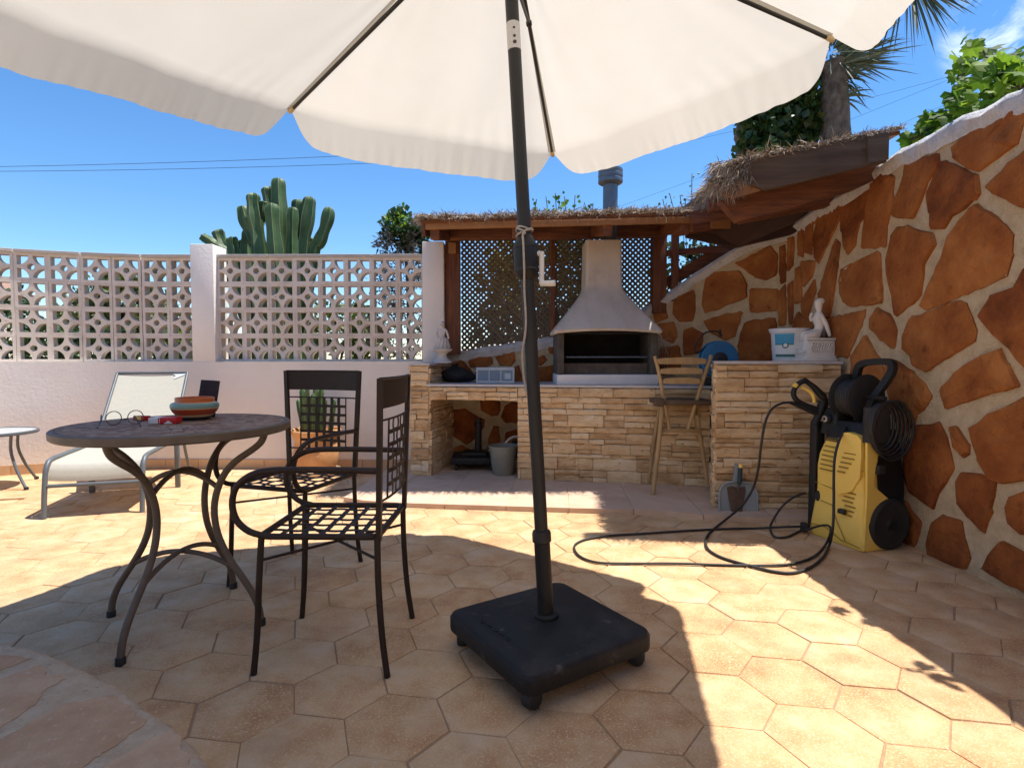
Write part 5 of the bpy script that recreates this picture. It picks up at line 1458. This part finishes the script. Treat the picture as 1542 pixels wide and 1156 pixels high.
# handle
m = MB()
def bar(pts, w, h_): 
    pts = [V(p) for p in pts]; rings = []
    for i, p in enumerate(pts):
        t = (pts[min(i+1, len(pts)-1)]-pts[max(i-1, 0)]).normalized(); x = t.cross(ED).normalized(); rings.append([p+x*w+ED*h_, p-x*w+ED*h_, p-x*w-ED*h_, p+x*w-ED*h_])
    m.loft(rings)
bar(curve([W(-.085, .15, .68), W(-.060, .16, .80), W(-.035, .165, .93), W(-.018, .165, .965), W(.03, .165, .98), W(.12, .165, .985), W(.165, .165, .975), W(.170, .16, .93), W(.135, .14, .85), W(.10, .115, .77), W(.085, .10, .65)], 4), .017, .016)
m.build('handle', 'black_plastic', pw, smooth=50)
# hose reel on top
m = MB()
for w in (-.075, .045): m.lathe([(.02, 0), (.118, 0), (.128, .004), (.132, .010), (.126, .014), (.02, .010)], W(w, .13, .785), 36, axis=EW)
m.build('reel_flange', 'rubber', pw, smooth=40)
m = MB()
for q in range(7):
    c = W(-.055+q*.0155, .13, .785); m.tube([c+ED*(.092*cos(a))+V((0, 0, .092*sin(a))) for a in [2*pi*i/28 for i in range(28)]], .0085, 8, closed=True)
m.lathe([(.085, -.06), (.085, .045)], W(.0, .13, .785), 28, axis=EW); m.build('wound_hose', 'rubber', pw, smooth=60)
m = MB(); m.beam(W(.07, .10, .80), W(.17, .06, .80), .016, .016, bevel=.004); m.tube([W(.17, .06, .80), W(.235, .045, .80)], .011, 10); m.build('reel_crank', 'black_plastic', pw, smooth=40)
# mains lead hung in loops on the side
m = MB()
for q in range(9):
    rx, rz_ = .070+.008*q, .105+.006*q; c = W(.195+.008*(q % 3), .055+.01*q, .665-.004*q)
    m.tube([c+ED*(rx*cos(a))+V((0, 0, rz_*sin(a))) for a in [2*pi*i/30 for i in range(30)]], .0065, 8, closed=True)
m.build('mains_lead', 'rubber', pw, smooth=60)
m = MB(); m.loft([wring(.14, .205, -.0, .13, z, .02, 0) for z in (.57, .75)]); m.build('lead_hook', 'rubber', pw, smooth=40)
m = MB(); m.box(W(.165, .085, .43), (.07, .05, .05), Matrix.Rotation(atan2(EW.y, EW.x), 3, 'Z'), bevel=.01); m.build('accessory_hook', 'rubber', pw, smooth=40)
for w in (.165, -.165):
    m = MB(); m.lathe([(.05, -.032), (.118, -.03), (.134, -.02), (.137, 0), (.134, .02), (.118, .03), (.10, .024), (.06, .024), (.03, .03)], W(w, .165, .137), 36, axis=EW); wh = m.build('wheel', 'rubber', pw, smooth=40)
    m = MB(); m.lathe([(.035, .0), (.03, .012), (.001, .014)], W(w, .165, .137)+EW*(.026 if w > 0 else -.026), 20, axis=EW if w > 0 else -EW); m.build('hub_cap', 'black_plastic', wh, smooth=40)

# spray gun
GY = 3.18
sg = thing('spray_gun', 'black spray gun with a yellow trigger clipped to the pressure washer', 'spray gun', tuple(P(1232, 612, GY)))
gp = lambda u, v, d=0: P(u, v, GY+d)
m = MB(); m.tube(curve([gp(1213, 573), gp(1222, 580), gp(1233, 590), gp(1242, 600), gp(1244, 610), gp(1236, 617), gp(1222, 613), gp(1205, 606), gp(1197, 599), gp(1195, 590), gp(1200, 580), gp(1207, 575), gp(1213, 573)], 4), .0145, 10)
m.tube([gp(1211, 571), gp(1226, 583), gp(1240, 598)], [.011, .017, .022], 10); m.tube([gp(1240, 604), gp(1234, 622), gp(1226, 640)], [.026, .022, .019], 12); m.tube([gp(1190, 606), gp(1205, 611), gp(1230, 622)], [.010, .014, .018], 10)
m.build('gun_body', 'black_plastic', sg, smooth=60)
m = MB(); m.tube(curve([gp(1206, 583, -.004), gp(1216, 587, -.004), gp(1224, 595, -.004), gp(1226, 606, -.004)], 4), [.009]*4+[.011]*5+[.010]*4, 8); m.build('trigger', 'yellow_plastic', sg, smooth=60)
m = MB(); m.box(gp(1197.5, 580, -.006), (.02, .026, .024), Matrix.Rotation(.7, 3, 'Y'), bevel=.004); m.build('safety_catch', 'yellow_plastic', sg, smooth=40)

# hoses on the ground
hz_ = .009
def gh(u, v, z=hz_): return G(u, v, z)
hs_ = thing('pressure_hose', 'black high-pressure hose looping from the spray gun over the paving up to the washer', 'hose', tuple(gh(1100, 850)))
A1 = [gp(1192, 606), gp(1178, 607, -.01), P(1162, 616, 3.16), P(1152, 637, 3.15), P(1146, 672, 3.16), P(1142, 705, 3.2), P(1134, 735, 3.25), P(1118, 760, 3.28), gh(1098, 778, .035), gh(1080, 792), gh(1068, 803), gh(1063, 814), gh(1066, 826), gh(1082, 837), gh(1105, 845), gh(1135, 853), gh(1165, 860), gh(1195, 862), gh(1222, 853), gh(1240, 838), gh(1249, 820, .02), P(1254, 795, 2.80), P(1255.5, 760, 2.83), P(1255.5, 720, 2.87), P(1257, 690, 2.90), P(1263, 665, 2.93), P(1271, 648, 2.97), P(1278, 637, 3.02)]
m = MB(); m.tube(curve(A1, 6), .0070, 8); m.build('hose_tube', 'rubber', hs_, smooth=60)
pc = thing('supply_hose', 'thin black supply hose lying in a long flat loop on the paving', 'hose', tuple(gh(1000, 850)))
A2 = [P(1213, 742, 3.22), P(1196, 748, 3.2), P(1178, 762, 3.18), P(1163, 785, 3.2), gh(1160, 797, .03), gh(1167, 808), gh(1185, 808), gh(1203, 800), gh(1216, 793, .03), gh(1185, 793, .03), gh(1140, 795), gh(1090, 796), gh(1030, 799), gh(970, 803), gh(920, 806), gh(885, 811), gh(867, 819), gh(866, 829), gh(878, 840), gh(905, 847), gh(960, 848), gh(1020, 848), gh(1080, 850), gh(1140, 851), gh(1190, 849), gh(1225, 838), gh(1243, 820, .012), P(1251, 800, 2.86), P(1247, 791, 2.92), P(1232, 792, 3.02), P(1212, 799, 3.1)]
m = MB(); m.tube(curve(A2, 6), .0062, 8); m.build('hose_tube', 'rubber', pc, smooth=60)
m = MB(); m.box(P(1211, 793, 3.15), (.035, .04, .05), bevel=.008); m.build('hose_coupling', 'rubber', pc, smooth=40)

# ================================================================ planting and far things
def leafcloud(mb, blobs, size, rnd, shape=.42, up=.2):
    for c, rad, n in blobs:
        c = V(c); rad = V(rad) if not isinstance(rad, (int, float)) else V((rad, rad, rad))
        nb = max(3, n//14)
        for b in range(nb):                       # clumps of leaves with gaps between
            d = V((rnd.gauss(0, 1), rnd.gauss(0, 1), rnd.gauss(0, 1))).normalized(); q = .45+.55*rnd.random()**.5
            cc = c+V((d.x*rad.x, d.y*rad.y, d.z*rad.z))*q
            cr = min(rad)*.30
            for l in range(14):
                p = cc+V((rnd.gauss(0, cr*.6), rnd.gauss(0, cr*.6), rnd.gauss(0, cr*.55)))
                dr = (V((rnd.gauss(0, 1), rnd.gauss(0, 1), rnd.gauss(up, .8)))+d*.6).normalized()
                s = size*rnd.uniform(.6, 1.25); sd = dr.cross(V((rnd.gauss(0, 1), rnd.gauss(0, 1), rnd.gauss(0, 1)))).normalized()*s*shape
                n_ = dr.cross(sd).normalized()*s*.12
                o = len(mb.v); mb.v += [p, p+dr*s*.5+sd+n_, p+dr*s, p+dr*s*.5-sd+n_]; mb.f += [(o, o+1, o+2), (o, o+2, o+3)]
def tree(name, label, cat, mt, blobs, size, seed, trunk=None, tr=.05, group=None, limbs=4):
    rnd = random.Random(seed); b = V(blobs[0][0]); base = V(trunk) if trunk else V((b.x, b.y, -.05))
    t = thing(name, label, cat, tuple(base), 0, group)
    m = MB(); leafcloud(m, blobs, size, rnd); m.build('crown', mt, t, fix=False)
    m = MB(); top = b+V((0, 0, -.1))
    mid = base.lerp(top, .55)+V((rnd.gauss(0, .05), rnd.gauss(0, .05), 0))
    m.tube(curve([base, mid, top], 4), [tr*(1-.07*i) for i in range(9)], 8)
    for i in range(limbs):
        c = V(rnd.choice(blobs)[0]); m.tube([mid, mid.lerp(c, .5)+V((0, 0, .05)), c], [tr*.5, tr*.35, tr*.12], 6)
    m.build('trunk', 'bark', t, smooth=60)
    return t
# candelabra cactus above the wall
CY_ = 6.0
cs = thing('candelabra_cactus', 'tall branching candelabra cactus rising above the breeze-block wall', 'cactus', tuple(P(415, 560, CY_)*1)); 
def ribpath(mb, rib, pts, r, nr, seed):
    rnd = random.Random(seed); P_ = curve(pts, 14); n = nr*4; rows = []; N = len(P_)-1; a0 = rnd.random()*6; prev = None
    for i, p in enumerate(P_):
        t = (P_[min(i+1, N)]-P_[max(i-1, 0)]).normalized()
        if prev is None: x = (V((1, 0, 0))-t*t.x).normalized()
        else: x = (prev-t*prev.dot(t)).normalized()
        prev = x; y = t.cross(x); f = i/N
        seg = 1+.10*sin(f*len(pts)*4.2+a0)
        rr = r*seg*(.80+.35*min(1, f*3))*(1 if f < .90 else max(.05, sqrt(max(0, 1-((f-.90)/.10)**2))))
        rows.append([p+(x*cos(a0+2*pi*k/n)+y*sin(a0+2*pi*k/n))*rr*(1.0 if k % 4 == 0 else (.66 if k % 4 == 2 else .78)) for k in range(n)])
    mb.loft(rows)
    for k in range(nr): rib.tube([rows[i][k*4] for i in range(len(rows))], r*.05, 4)
stems = [([(418, 560), (425, 450), (424, 385), (421, 320), (419, 268)], 10, 0), ([(418, 500), (415, 400), (411, 345), (406, 305), (404, 281)], 8.5, .12), ([(400, 560), (394, 440), (389, 360), (383, 320), (381, 291)], 9, -.15), ([(388, 385), (384, 360), (372, 340), (364, 310)], 8, -.05), ([(392, 340), (395, 320), (396, 303)], 5.5, -.1),
         ([(425, 560), (420, 430), (414, 370), (409, 306)], 9, -.2), ([(440, 560), (444, 400), (447, 340), (450, 300)], 8, .2), ([(440, 560), (452, 400), (460, 340), (467, 296)], 9.5, 0), ([(445, 500), (440, 390), (440, 340), (441, 312)], 7, -.12), ([(450, 560), (470, 390), (480, 365), (490, 340), (496, 312)], 8, .05),
         ([(400, 560), (355, 400), (336, 370), (328, 346)], 8.5, .1), ([(390, 560), (340, 395), (320, 368), (303, 356)], 6.5, 0), ([(395, 560), (372, 395), (374, 355), (376, 351)], 8.5, .25), ([(395, 560), (355, 395), (349, 365), (347, 358)], 7, -.2), ([(430, 560), (466, 395), (468, 366), (470, 358)], 6, .25), ([(395, 560), (364, 395), (362, 372), (360, 362)], 8, .3)]
m = MB(); rb = MB()
for i, (pp_, w, dy) in enumerate(stems): ribpath(m, rb, [P(u, v, CY_+dy) for u, v in pp_], w*CY_/FPX, 5, i)
for i in range(9):
    a = P(345+rnd.random()*140, 690, CY_+.1*i); b = P(400+rnd.gauss(0, 30), 520, CY_+.05*i)
    ribpath(m, rb, [V((b.x, b.y, .0)), b.lerp(a, .2), b+V((0, 0, .12))], .085, 5, 40+i)
o = m.build('cactus_stems', 'cactus', cs, smooth=25, fix=False); rb.build('spine_ridges', 'cactus_rib', o, fix=False)

# bush between the wall and the pergola: green head over dry twigs
bt = P(606, 345, 6.2)
tree('shrub', 'leafy shrub with pale flowers over dry brown twigs, left of the thatched roof', 'shrub', 'leaf_dark', [(P(610, 344, 6.2), (.24, .25, .18), 700), (P(625, 360, 6.3), (.16, .2, .18), 300)], .07, 3, V((bt.x, 6.2, -.05)), .03)
sh = bpy.data.objects['shrub']; ROOTS = sh
m = MB(); rnd = random.Random(31); leafcloud(m, [(P(600, 366, 6.15), (.26, .22, .15), 420), (P(605, 420, 6.15), (.30, .22, .32), 900), (P(600, 500, 6.15), (.34, .22, .35), 900)], .075, rnd, shape=.12); m.build('dry_twigs', 'leaf_dry', sh, fix=False)
m = MB(); leafcloud(m, [(P(608, 340, 6.15), (.24, .25, .17), 180)], .045, rnd, shape=.4); m.build('flowers', 'leaf_vine', sh, fix=False)
# greenery beyond the breeze blocks
tree('olive_tree', 'olive-green round-crowned tree seen through the breeze blocks, left of the pillar', 'tree', 'leaf_olive', [(P(190, 462, 9), (.66, .6, .42), 1900), (P(140, 490, 8.6), (.45, .5, .38), 900), (P(240, 495, 8.8), (.42, .5, .36), 900), (P(190, 428, 9), (.42, .4, .22), 500)], .10, 5, None, .07)
tree('hedge_shrub', 'dark green shrub low behind the left end of the breeze-block wall', 'shrub', 'leaf_dark', [(P(40, 520, 7.2), (.55, .4, .40), 1100), (P(20, 470, 7.4), (.25, .3, .25), 300)], .09, 6, None, .04)
tree('hedge_shrub', 'dark green shrub low behind the breeze blocks, under the olive-green tree', 'shrub', 'leaf_dark', [(P(140, 525, 7.0), (.50, .4, .30), 1000), (P(215, 530, 7.0), (.45, .4, .25), 800)], .09, 7, None, .04)
tree('hedge_shrub', 'bright green shrub low behind the breeze blocks, next to the white pillar', 'shrub', 'leaf_vine', [(P(265, 525, 7.1), (.30, .3, .20), 500), (P(345, 535, 7.4), (.18, .3, .12), 160)], .08, 8, None, .03)
tree('hedge_shrub', 'yellowish shrub low behind the breeze blocks, right of the cactus', 'shrub', 'leaf_olive', [(P(520, 500, 7.2), (.40, .35, .38), 900), (P(560, 520, 7.2), (.3, .3, .3), 500)], .08, 9, None, .03)
tree('lattice_shrub', 'olive-coloured shrub behind the left half of the lattice screen', 'shrub', 'leaf_olive', [(P(765, 440, 7.2), (.32, .4, .62), 1300), (P(735, 500, 7.2), (.18, .3, .25), 300), (P(800, 480, 7.2), (.32, .4, .5), 800)], .08, 10, None, .04)
tree('lattice_shrub', 'dark shrub behind the right half of the lattice screen and the barbecue chimney', 'shrub', 'leaf_dark', [(P(850, 440, 6.9), (.40, .4, .75), 1500), (P(900, 480, 6.9), (.3, .3, .5), 700)], .085, 11, None, .04)
tree('creeper', 'dark leafy creeper in the small gap between pergola post and rising wall', 'creeper', 'leaf_dark', [(P(1025, 405, 5.9), (.28, .2, .30), 500), (P(1085, 395, 5.9), (.3, .2, .3), 400)], .06, 12, None, .03)
# far house
hx = P(-110, 545, 15); hb_ = thing('far_house', 'distant pale house with a brown tiled roof glimpsed through the leftmost breeze blocks', 'house', (hx.x, 15, 0))
m = MB(); m.box((hx.x-1.0, 16.0, 1.45), (3.4, 2.6, 3.0)); m.build('house_body', 'house_and_bounce_wall', hb_)
m = MB(); m.loft([[V((hx.x-2.9, 14.5, 2.95)), V((hx.x+.9, 14.5, 2.95)), V((hx.x+.9, 17.5, 2.95)), V((hx.x-2.9, 17.5, 2.95))], [V((hx.x-2.0, 15.9, 3.75)), V((hx.x+.1, 15.9, 3.75)), V((hx.x+.1, 16.1, 3.75)), V((hx.x-2.0, 16.1, 3.75))]]); m.build('house_roof', 'roof_tile', hb_)
for dx in (-1.8, -.3):
    m = MB(); m.box((hx.x+dx, 14.69, 1.9), (.6, .06, .8)); m.build('window', 'window_dark', hb_)

# ivy-grown trunk and yucca behind the pergola
iv = thing('ivy_tree', 'broken trunk smothered in dark ivy behind the right part of the roof', 'tree', tuple(P(1130, 540, 7.4)))
m = MB(); rnd = random.Random(14); a = P(1120, 250, 7.4); m.tube(curve([V((a.x, 7.4, -.05)), V((a.x-.03, 7.4, 2.2)), P(1119, 235, 7.4), P(1116, 205, 7.4), P(1118, 185, 7.4)], 4), [.13]*8+[.09]*5+[.07]*4, 10); m.build('trunk', 'bark', iv, smooth=60)
m = MB(); leafcloud(m, [(P(1160, 190, 7.4), (.34, .35, .45), 900), (P(1195, 170, 7.3), (.30, .3, .42), 800), (P(1150, 225, 7.2), (.25, .3, .25), 500), (P(1137, 190, 7.15), (.17, .2, .38), 420), (P(1205, 215, 7.1), (.18, .2, .25), 260), (P(1175, 130, 7.4), (.5, .4, .4), 700), (P(1215, 205, 7.3), (.12, .2, .25), 160)], .115, rnd, shape=.46, up=-.4); m.build('ivy', 'leaf_dark', iv, fix=False)
m = MB(); leafcloud(m, [(P(1140, 200, 7.2), (.12, .2, .3), 100), (P(1222, 195, 7.2), (.1, .2, .35), 140)], .10, rnd, up=-.4); m.build('pale_ivy', 'leaf_olive', iv, fix=False)
yu = thing('yucca', 'tall yucca with a thick bare trunk and spiky leaf heads, above the roof', 'yucca', tuple(P(1257, 540, 7.0)))
m = MB(); a = P(1257, 300, 7.0); m.tube(curve([V((a.x, 7.0, -.05)), V((a.x, 7.0, 2.0)), P(1258, 215, 7.0), P(1257, 160, 7.0), P(1256, 120, 7.0), P(1254, 95, 7.0)], 4), [.18]*9+[.160]*4+[.155]*4+[.150]*4, 14)
m.tube(curve([P(1257, 135, 7.0), P(1285, 70, 7.0), P(1330, 0, 6.9), P(1352, -35, 6.9)], 4), [.11]*13, 12); m.build('trunk', 'bark', yu, smooth=60)
def spikes(mb, c, n, L, rnd, dirs, droop=.25, w=.013):
    for i in range(n):
        dx, dz, sp = dirs
        d = V((rnd.gauss(dx, sp), rnd.gauss(-.1, sp), rnd.gauss(dz, sp))).normalized(); l = L*rnd.uniform(.65, 1.1)
        s = d.cross(V((rnd.gauss(0, .4), -1, rnd.gauss(0, .4)))).normalized(); N = 5; rows = []
        for k in range(N+1):
            f = k/N; p = c+d*(.08+l*f)+V((0, 0, -droop*l*f*f)); ww = w*(.55+1.8*f if f < .25 else 1.0*(1-((f-.25)/.75)**2)+.02)
            t_ = d.cross(s); rows.append([p-s*ww, p+t_*ww*.35, p+s*ww])
        mb.grid(rows)
m = MB(); rnd = random.Random(15)
spikes(m, P(1250, 80, 7.0), 70, .70, rnd, (.25, .25, .6), .12); spikes(m, P(1262, 118, 6.9), 26, .36, rnd, (.8, .2, .5), .3); spikes(m, P(1262, 150, 6.9), 9, .34, rnd, (.8, .2, .45), .4); spikes(m, P(1258, 100, 6.9), 44, .78, rnd, (.85, .38, .25), .12)
spikes(m, P(1366, -40, 6.9), 80, .72, rnd, (.35, -.15, .55), .25); spikes(m, P(1372, -25, 6.9), 26, .72, rnd, (.5, -.6, .3), .1)
m.build('leaves', 'leaf_yucca', yu, fix=False)

# grapevine over the right wall
gv = thing('grapevine', 'sunlit grapevine with broad lobed leaves climbing over the top of the right stone wall', 'vine', (2.62, 2.9, -.05))
def vleaf(mb, c, nrm, up_, s, rnd):
    nrm = nrm.normalized(); y = (up_-nrm*up_.dot(nrm)).normalized(); x = y.cross(nrm)
    sh_ = [(0, -.12), (.22, -.42), (.5, -.30), (.42, -.08), (.62, .12), (.40, .22), (.36, .46), (.14, .40), (0, .72), (-.14, .40), (-.36, .46), (-.40, .22), (-.62, .12), (-.42, -.08), (-.5, -.30), (-.22, -.42)]
    o = len(mb.v); mb.v.append(c+nrm*s*.06)
    for a, b in sh_: mb.v.append(c+x*a*s*rnd.uniform(.9, 1.1)+y*b*s+nrm*(-.14*s*(a*a+b*b)*2+rnd.gauss(0, .02)*s))
    n = len(sh_)
    for k in range(n): mb.f.append((o, o+1+k, o+1+(k+1) % n))
m = MB(); rnd = random.Random(16); sm_ = MB()
cl_ = [(1372, 212, 3.15, 10, 10), (1392, 196, 3.1, 14, 14), (1412, 186, 3.05, 16, 18), (1440, 168, 3.0, 20, 22), (1462, 145, 2.95, 20, 22), (1452, 95, 2.95, 12, 13), (1446, 120, 3.0, 8, 5), (1462, 68, 2.9, 8, 7), (1495, 88, 2.9, 18, 18), (1518, 105, 2.85, 24, 24), (1500, 135, 2.85, 22, 26), (1540, 100, 2.8, 22, 30), (1570, 110, 2.75, 30, 30), (1620, 90, 2.7, 40, 30)]
for u, v, Y, sp, n in cl_:
    for i in range(n):
        c = P(u+rnd.gauss(0, sp*.55), v+rnd.gauss(0, sp*.55), Y+rnd.gauss(.12, .14))
        if c.x < 2.20: c.x = 2.22+abs(rnd.gauss(0, .05))
        vleaf(m, c, V((rnd.gauss(-.2, .6), rnd.gauss(-.7, .5), rnd.gauss(.6, .5))), V((rnd.gauss(0, .6), rnd.gauss(0, .4), rnd.gauss(-.7, .4))), rnd.uniform(.055, .105), rnd)
for cx_, cy2, cz in ((2.13, 2.30, 2.21), (2.12, 1.86, 2.21)):
    for i in range(6):
        vleaf(m, V((cx_+rnd.gauss(0, .05), cy2+rnd.gauss(0, .05), cz+rnd.gauss(0, .04))), V((rnd.gauss(-.2, .5), rnd.gauss(-.4, .5), 1)), V((rnd.gauss(-.6, .5), rnd.gauss(0, .5), rnd.gauss(-.4, .3))), rnd.uniform(.05, .085), rnd)
m.build('leaves', 'leaf_vine', gv, fix=False)
sm_.tube(curve([V((2.75, 2.8, -.05)), V((2.7, 2.8, 1.2)), V((2.62, 2.75, 2.2)), P(1520, 130, 2.9), P(1465, 150, 3.05), P(1415, 185, 3.12), P(1372, 212, 3.2)], 4), [.025-.0008*i for i in range(25)], 6)
sm_.tube(curve([P(1500, 130, 2.95), P(1470, 110, 2.98), P(1453, 100, 3.0), P(1449, 128, 3.0)], 4), .006, 6)
sm_.tube(curve([P(1500, 130, 2.95), P(1490, 95, 2.95), P(1472, 62, 2.95)], 4), .005, 6)
sm_.build('stems', 'twig', gv, smooth=60)
m = MB(); a = P(1449, 110, 3.6); m.tube([V((a.x, 3.6, -.05)), P(1449, 150, 3.6), P(1448, 95, 3.6)], .022, 8)
tag(m.build('vine_stake', 'twig', smooth=60), 'thin dark stake standing among the grapevine leaves', 'stake')

# shoots growing above the thatch
def shoots(label, spots, Y, seed, size, mt='leaf_vine', h=.3):
    rnd = random.Random(seed); b = P(spots[0][0], 330, Y); t = thing('shoot', label, 'plant', (b.x, Y, 1.9), 0, 'green shoots above the thatch')
    m = MB(); s = MB()
    for u, v in spots:
        top = P(u, v, Y); base = V((top.x+rnd.gauss(0, .05), Y, 1.95)); s.tube(curve([base, base.lerp(top, .6)+V((rnd.gauss(0, .02), 0, 0)), top], 4), .004, 5)
        for k in range(9):
            p = base.lerp(top, .45+.55*k/8); vleaf(m, p+V((rnd.gauss(0, .035), rnd.gauss(0, .035), 0)), V((rnd.gauss(0, .5), -.8, rnd.gauss(.3, .4))), V((rnd.gauss(0, 1), 0, rnd.gauss(.2, .7))), size*rnd.uniform(.6, 1.2), rnd)
    m.build('leaves', mt, t, fix=False); s.build('stems', 'twig', t, smooth=60)
shoots('leafy vine shoots above the thatch between parasol pole and flue', [(808, 300), (822, 296), (836, 291), (850, 296), (866, 294), (880, 305), (893, 306), (843, 305)], 5.7, 17, .045)
shoots('small dark sprigs above the thatch right of the flue', [(998, 300), (1008, 291), (1024, 294), (1042, 262), (1032, 300)], 5.2, 18, .026, 'leaf_dark')

# overhead wires
def wire(label, a, b, r, sag=.12):
    a, b = V(a), V(b); m = MB(); m.tube([a.lerp(b, i/20)+V((0, 0, -sag*4*(i/20)*(1-i/20))) for i in range(21)], r, 5)
    tag(m.build('overhead_wire', 'rubber', smooth=60), label, 'wire', 'overhead wires')
wire('upper of the two dark wires across the sky at the left', P(-300, 254, 26), P(760, 222, 30), .011, .25)
wire('lower of the two dark wires across the sky at the left', P(-300, 258, 26), P(760, 237, 30), .011, .25)
wire('thin wire crossing the sky beside the yucca, highest of its group', P(1010, 218, 24), P(1442, 112, 20), .005, .1)
wire('thin wire crossing the sky beside the yucca, middle of its group', P(930, 312, 24), P(1444, 114, 20), .005, .1)
wire('thin wire crossing the sky beside the yucca, lowest of its group', P(1180, 260, 24), P(1440, 150, 20), .005, .05)

# unseen wall added behind the viewer to block blue sky and bounce warm light
m = MB(); m.box((-2.0, -2.6, 1.5), (13, .3, 3.1)); m.build('bounce_wall', 'house_and_bounce_wall', kind='structure')
# ================================================================ light
S = V((.349, .065, 1)).normalized()
sun = bpy.data.lights.new('sun', 'SUN'); sun.energy = 3.25; sun.angle = radians(.5); sun.color = (1, .955, .90)
so = bpy.data.objects.new('sun', sun); so.rotation_euler = S.to_track_quat('Z', 'Y').to_euler(); so.location = (3, 0, 8); COL.objects.link(so)
w = bpy.data.worlds.new('World'); scene.world = w; w.use_nodes = True
nt = w.node_tree; N = nt.nodes; L = nt.links; bgn = N['Background']
sky = N.new('ShaderNodeTexSky'); sky.sky_type = 'NISHITA'; sky.sun_disc = False
sky.sun_elevation = math.asin(S.z); sky.sun_rotation = atan2(S.x, S.y)
sky.altitude = 0; sky.air_density = 1.0; sky.dust_density = .0; sky.ozone_density = 6.0
SKY = .084
tc = N.new('ShaderNodeTexCoord'); cdir = ray(1520, 45).normalized()
dt = N.new('ShaderNodeVectorMath'); dt.operation = 'DOT_PRODUCT'; dt.inputs[1].default_value = cdir; L.new(tc.outputs['Generated'], dt.inputs[0])
mr = N.new('ShaderNodeMapRange'); mr.interpolation_type = 'SMOOTHSTEP'; mr.inputs[1].default_value = cos(radians(4.5)); mr.inputs[2].default_value = cos(radians(1)); L.new(dt.outputs['Value'], mr.inputs[0])
nz = N.new('ShaderNodeTexNoise'); nz.inputs['Scale'].default_value = 14; nz.inputs['Detail'].default_value = 9; nz.inputs['Roughness'].default_value = .62; nz.inputs['Distortion'].default_value = .6; L.new(tc.outputs['Generated'], nz.inputs['Vector'])
m2 = N.new('ShaderNodeMapRange'); m2.inputs[1].default_value = .42; m2.inputs[2].default_value = .72; L.new(nz.outputs['Fac'], m2.inputs[0])
mu = N.new('ShaderNodeMath'); mu.operation = 'MULTIPLY'; mu.use_clamp = True; L.new(mr.outputs[0], mu.inputs[0]); L.new(m2.outputs[0], mu.inputs[1])
mx = N.new('ShaderNodeMix'); mx.data_type = 'RGBA'; L.new(mu.outputs[0], mx.inputs[0]); L.new(sky.outputs[0], mx.inputs[6]); mx.inputs[7].default_value = (9, 9.2, 9.5, 1)
hs2 = N.new('ShaderNodeHueSaturation'); hs2.inputs['Saturation'].default_value = 1.16; L.new(sky.outputs[0], hs2.inputs['Color']); L.new(hs2.outputs[0], mx.inputs[6])
L.new(mx.outputs[2], bgn.inputs['Color']); bgn.inputs['Strength'].default_value = SKY
vs = scene.view_settings; vs.view_transform = 'Standard'; vs.look = 'None'; vs.exposure = 1.30; vs.gamma = 1; vs.use_curve_mapping = False
scene.cycles.max_bounces = 8; scene.cycles.diffuse_bounces = 5; scene.cycles.transparent_max_bounces = 8
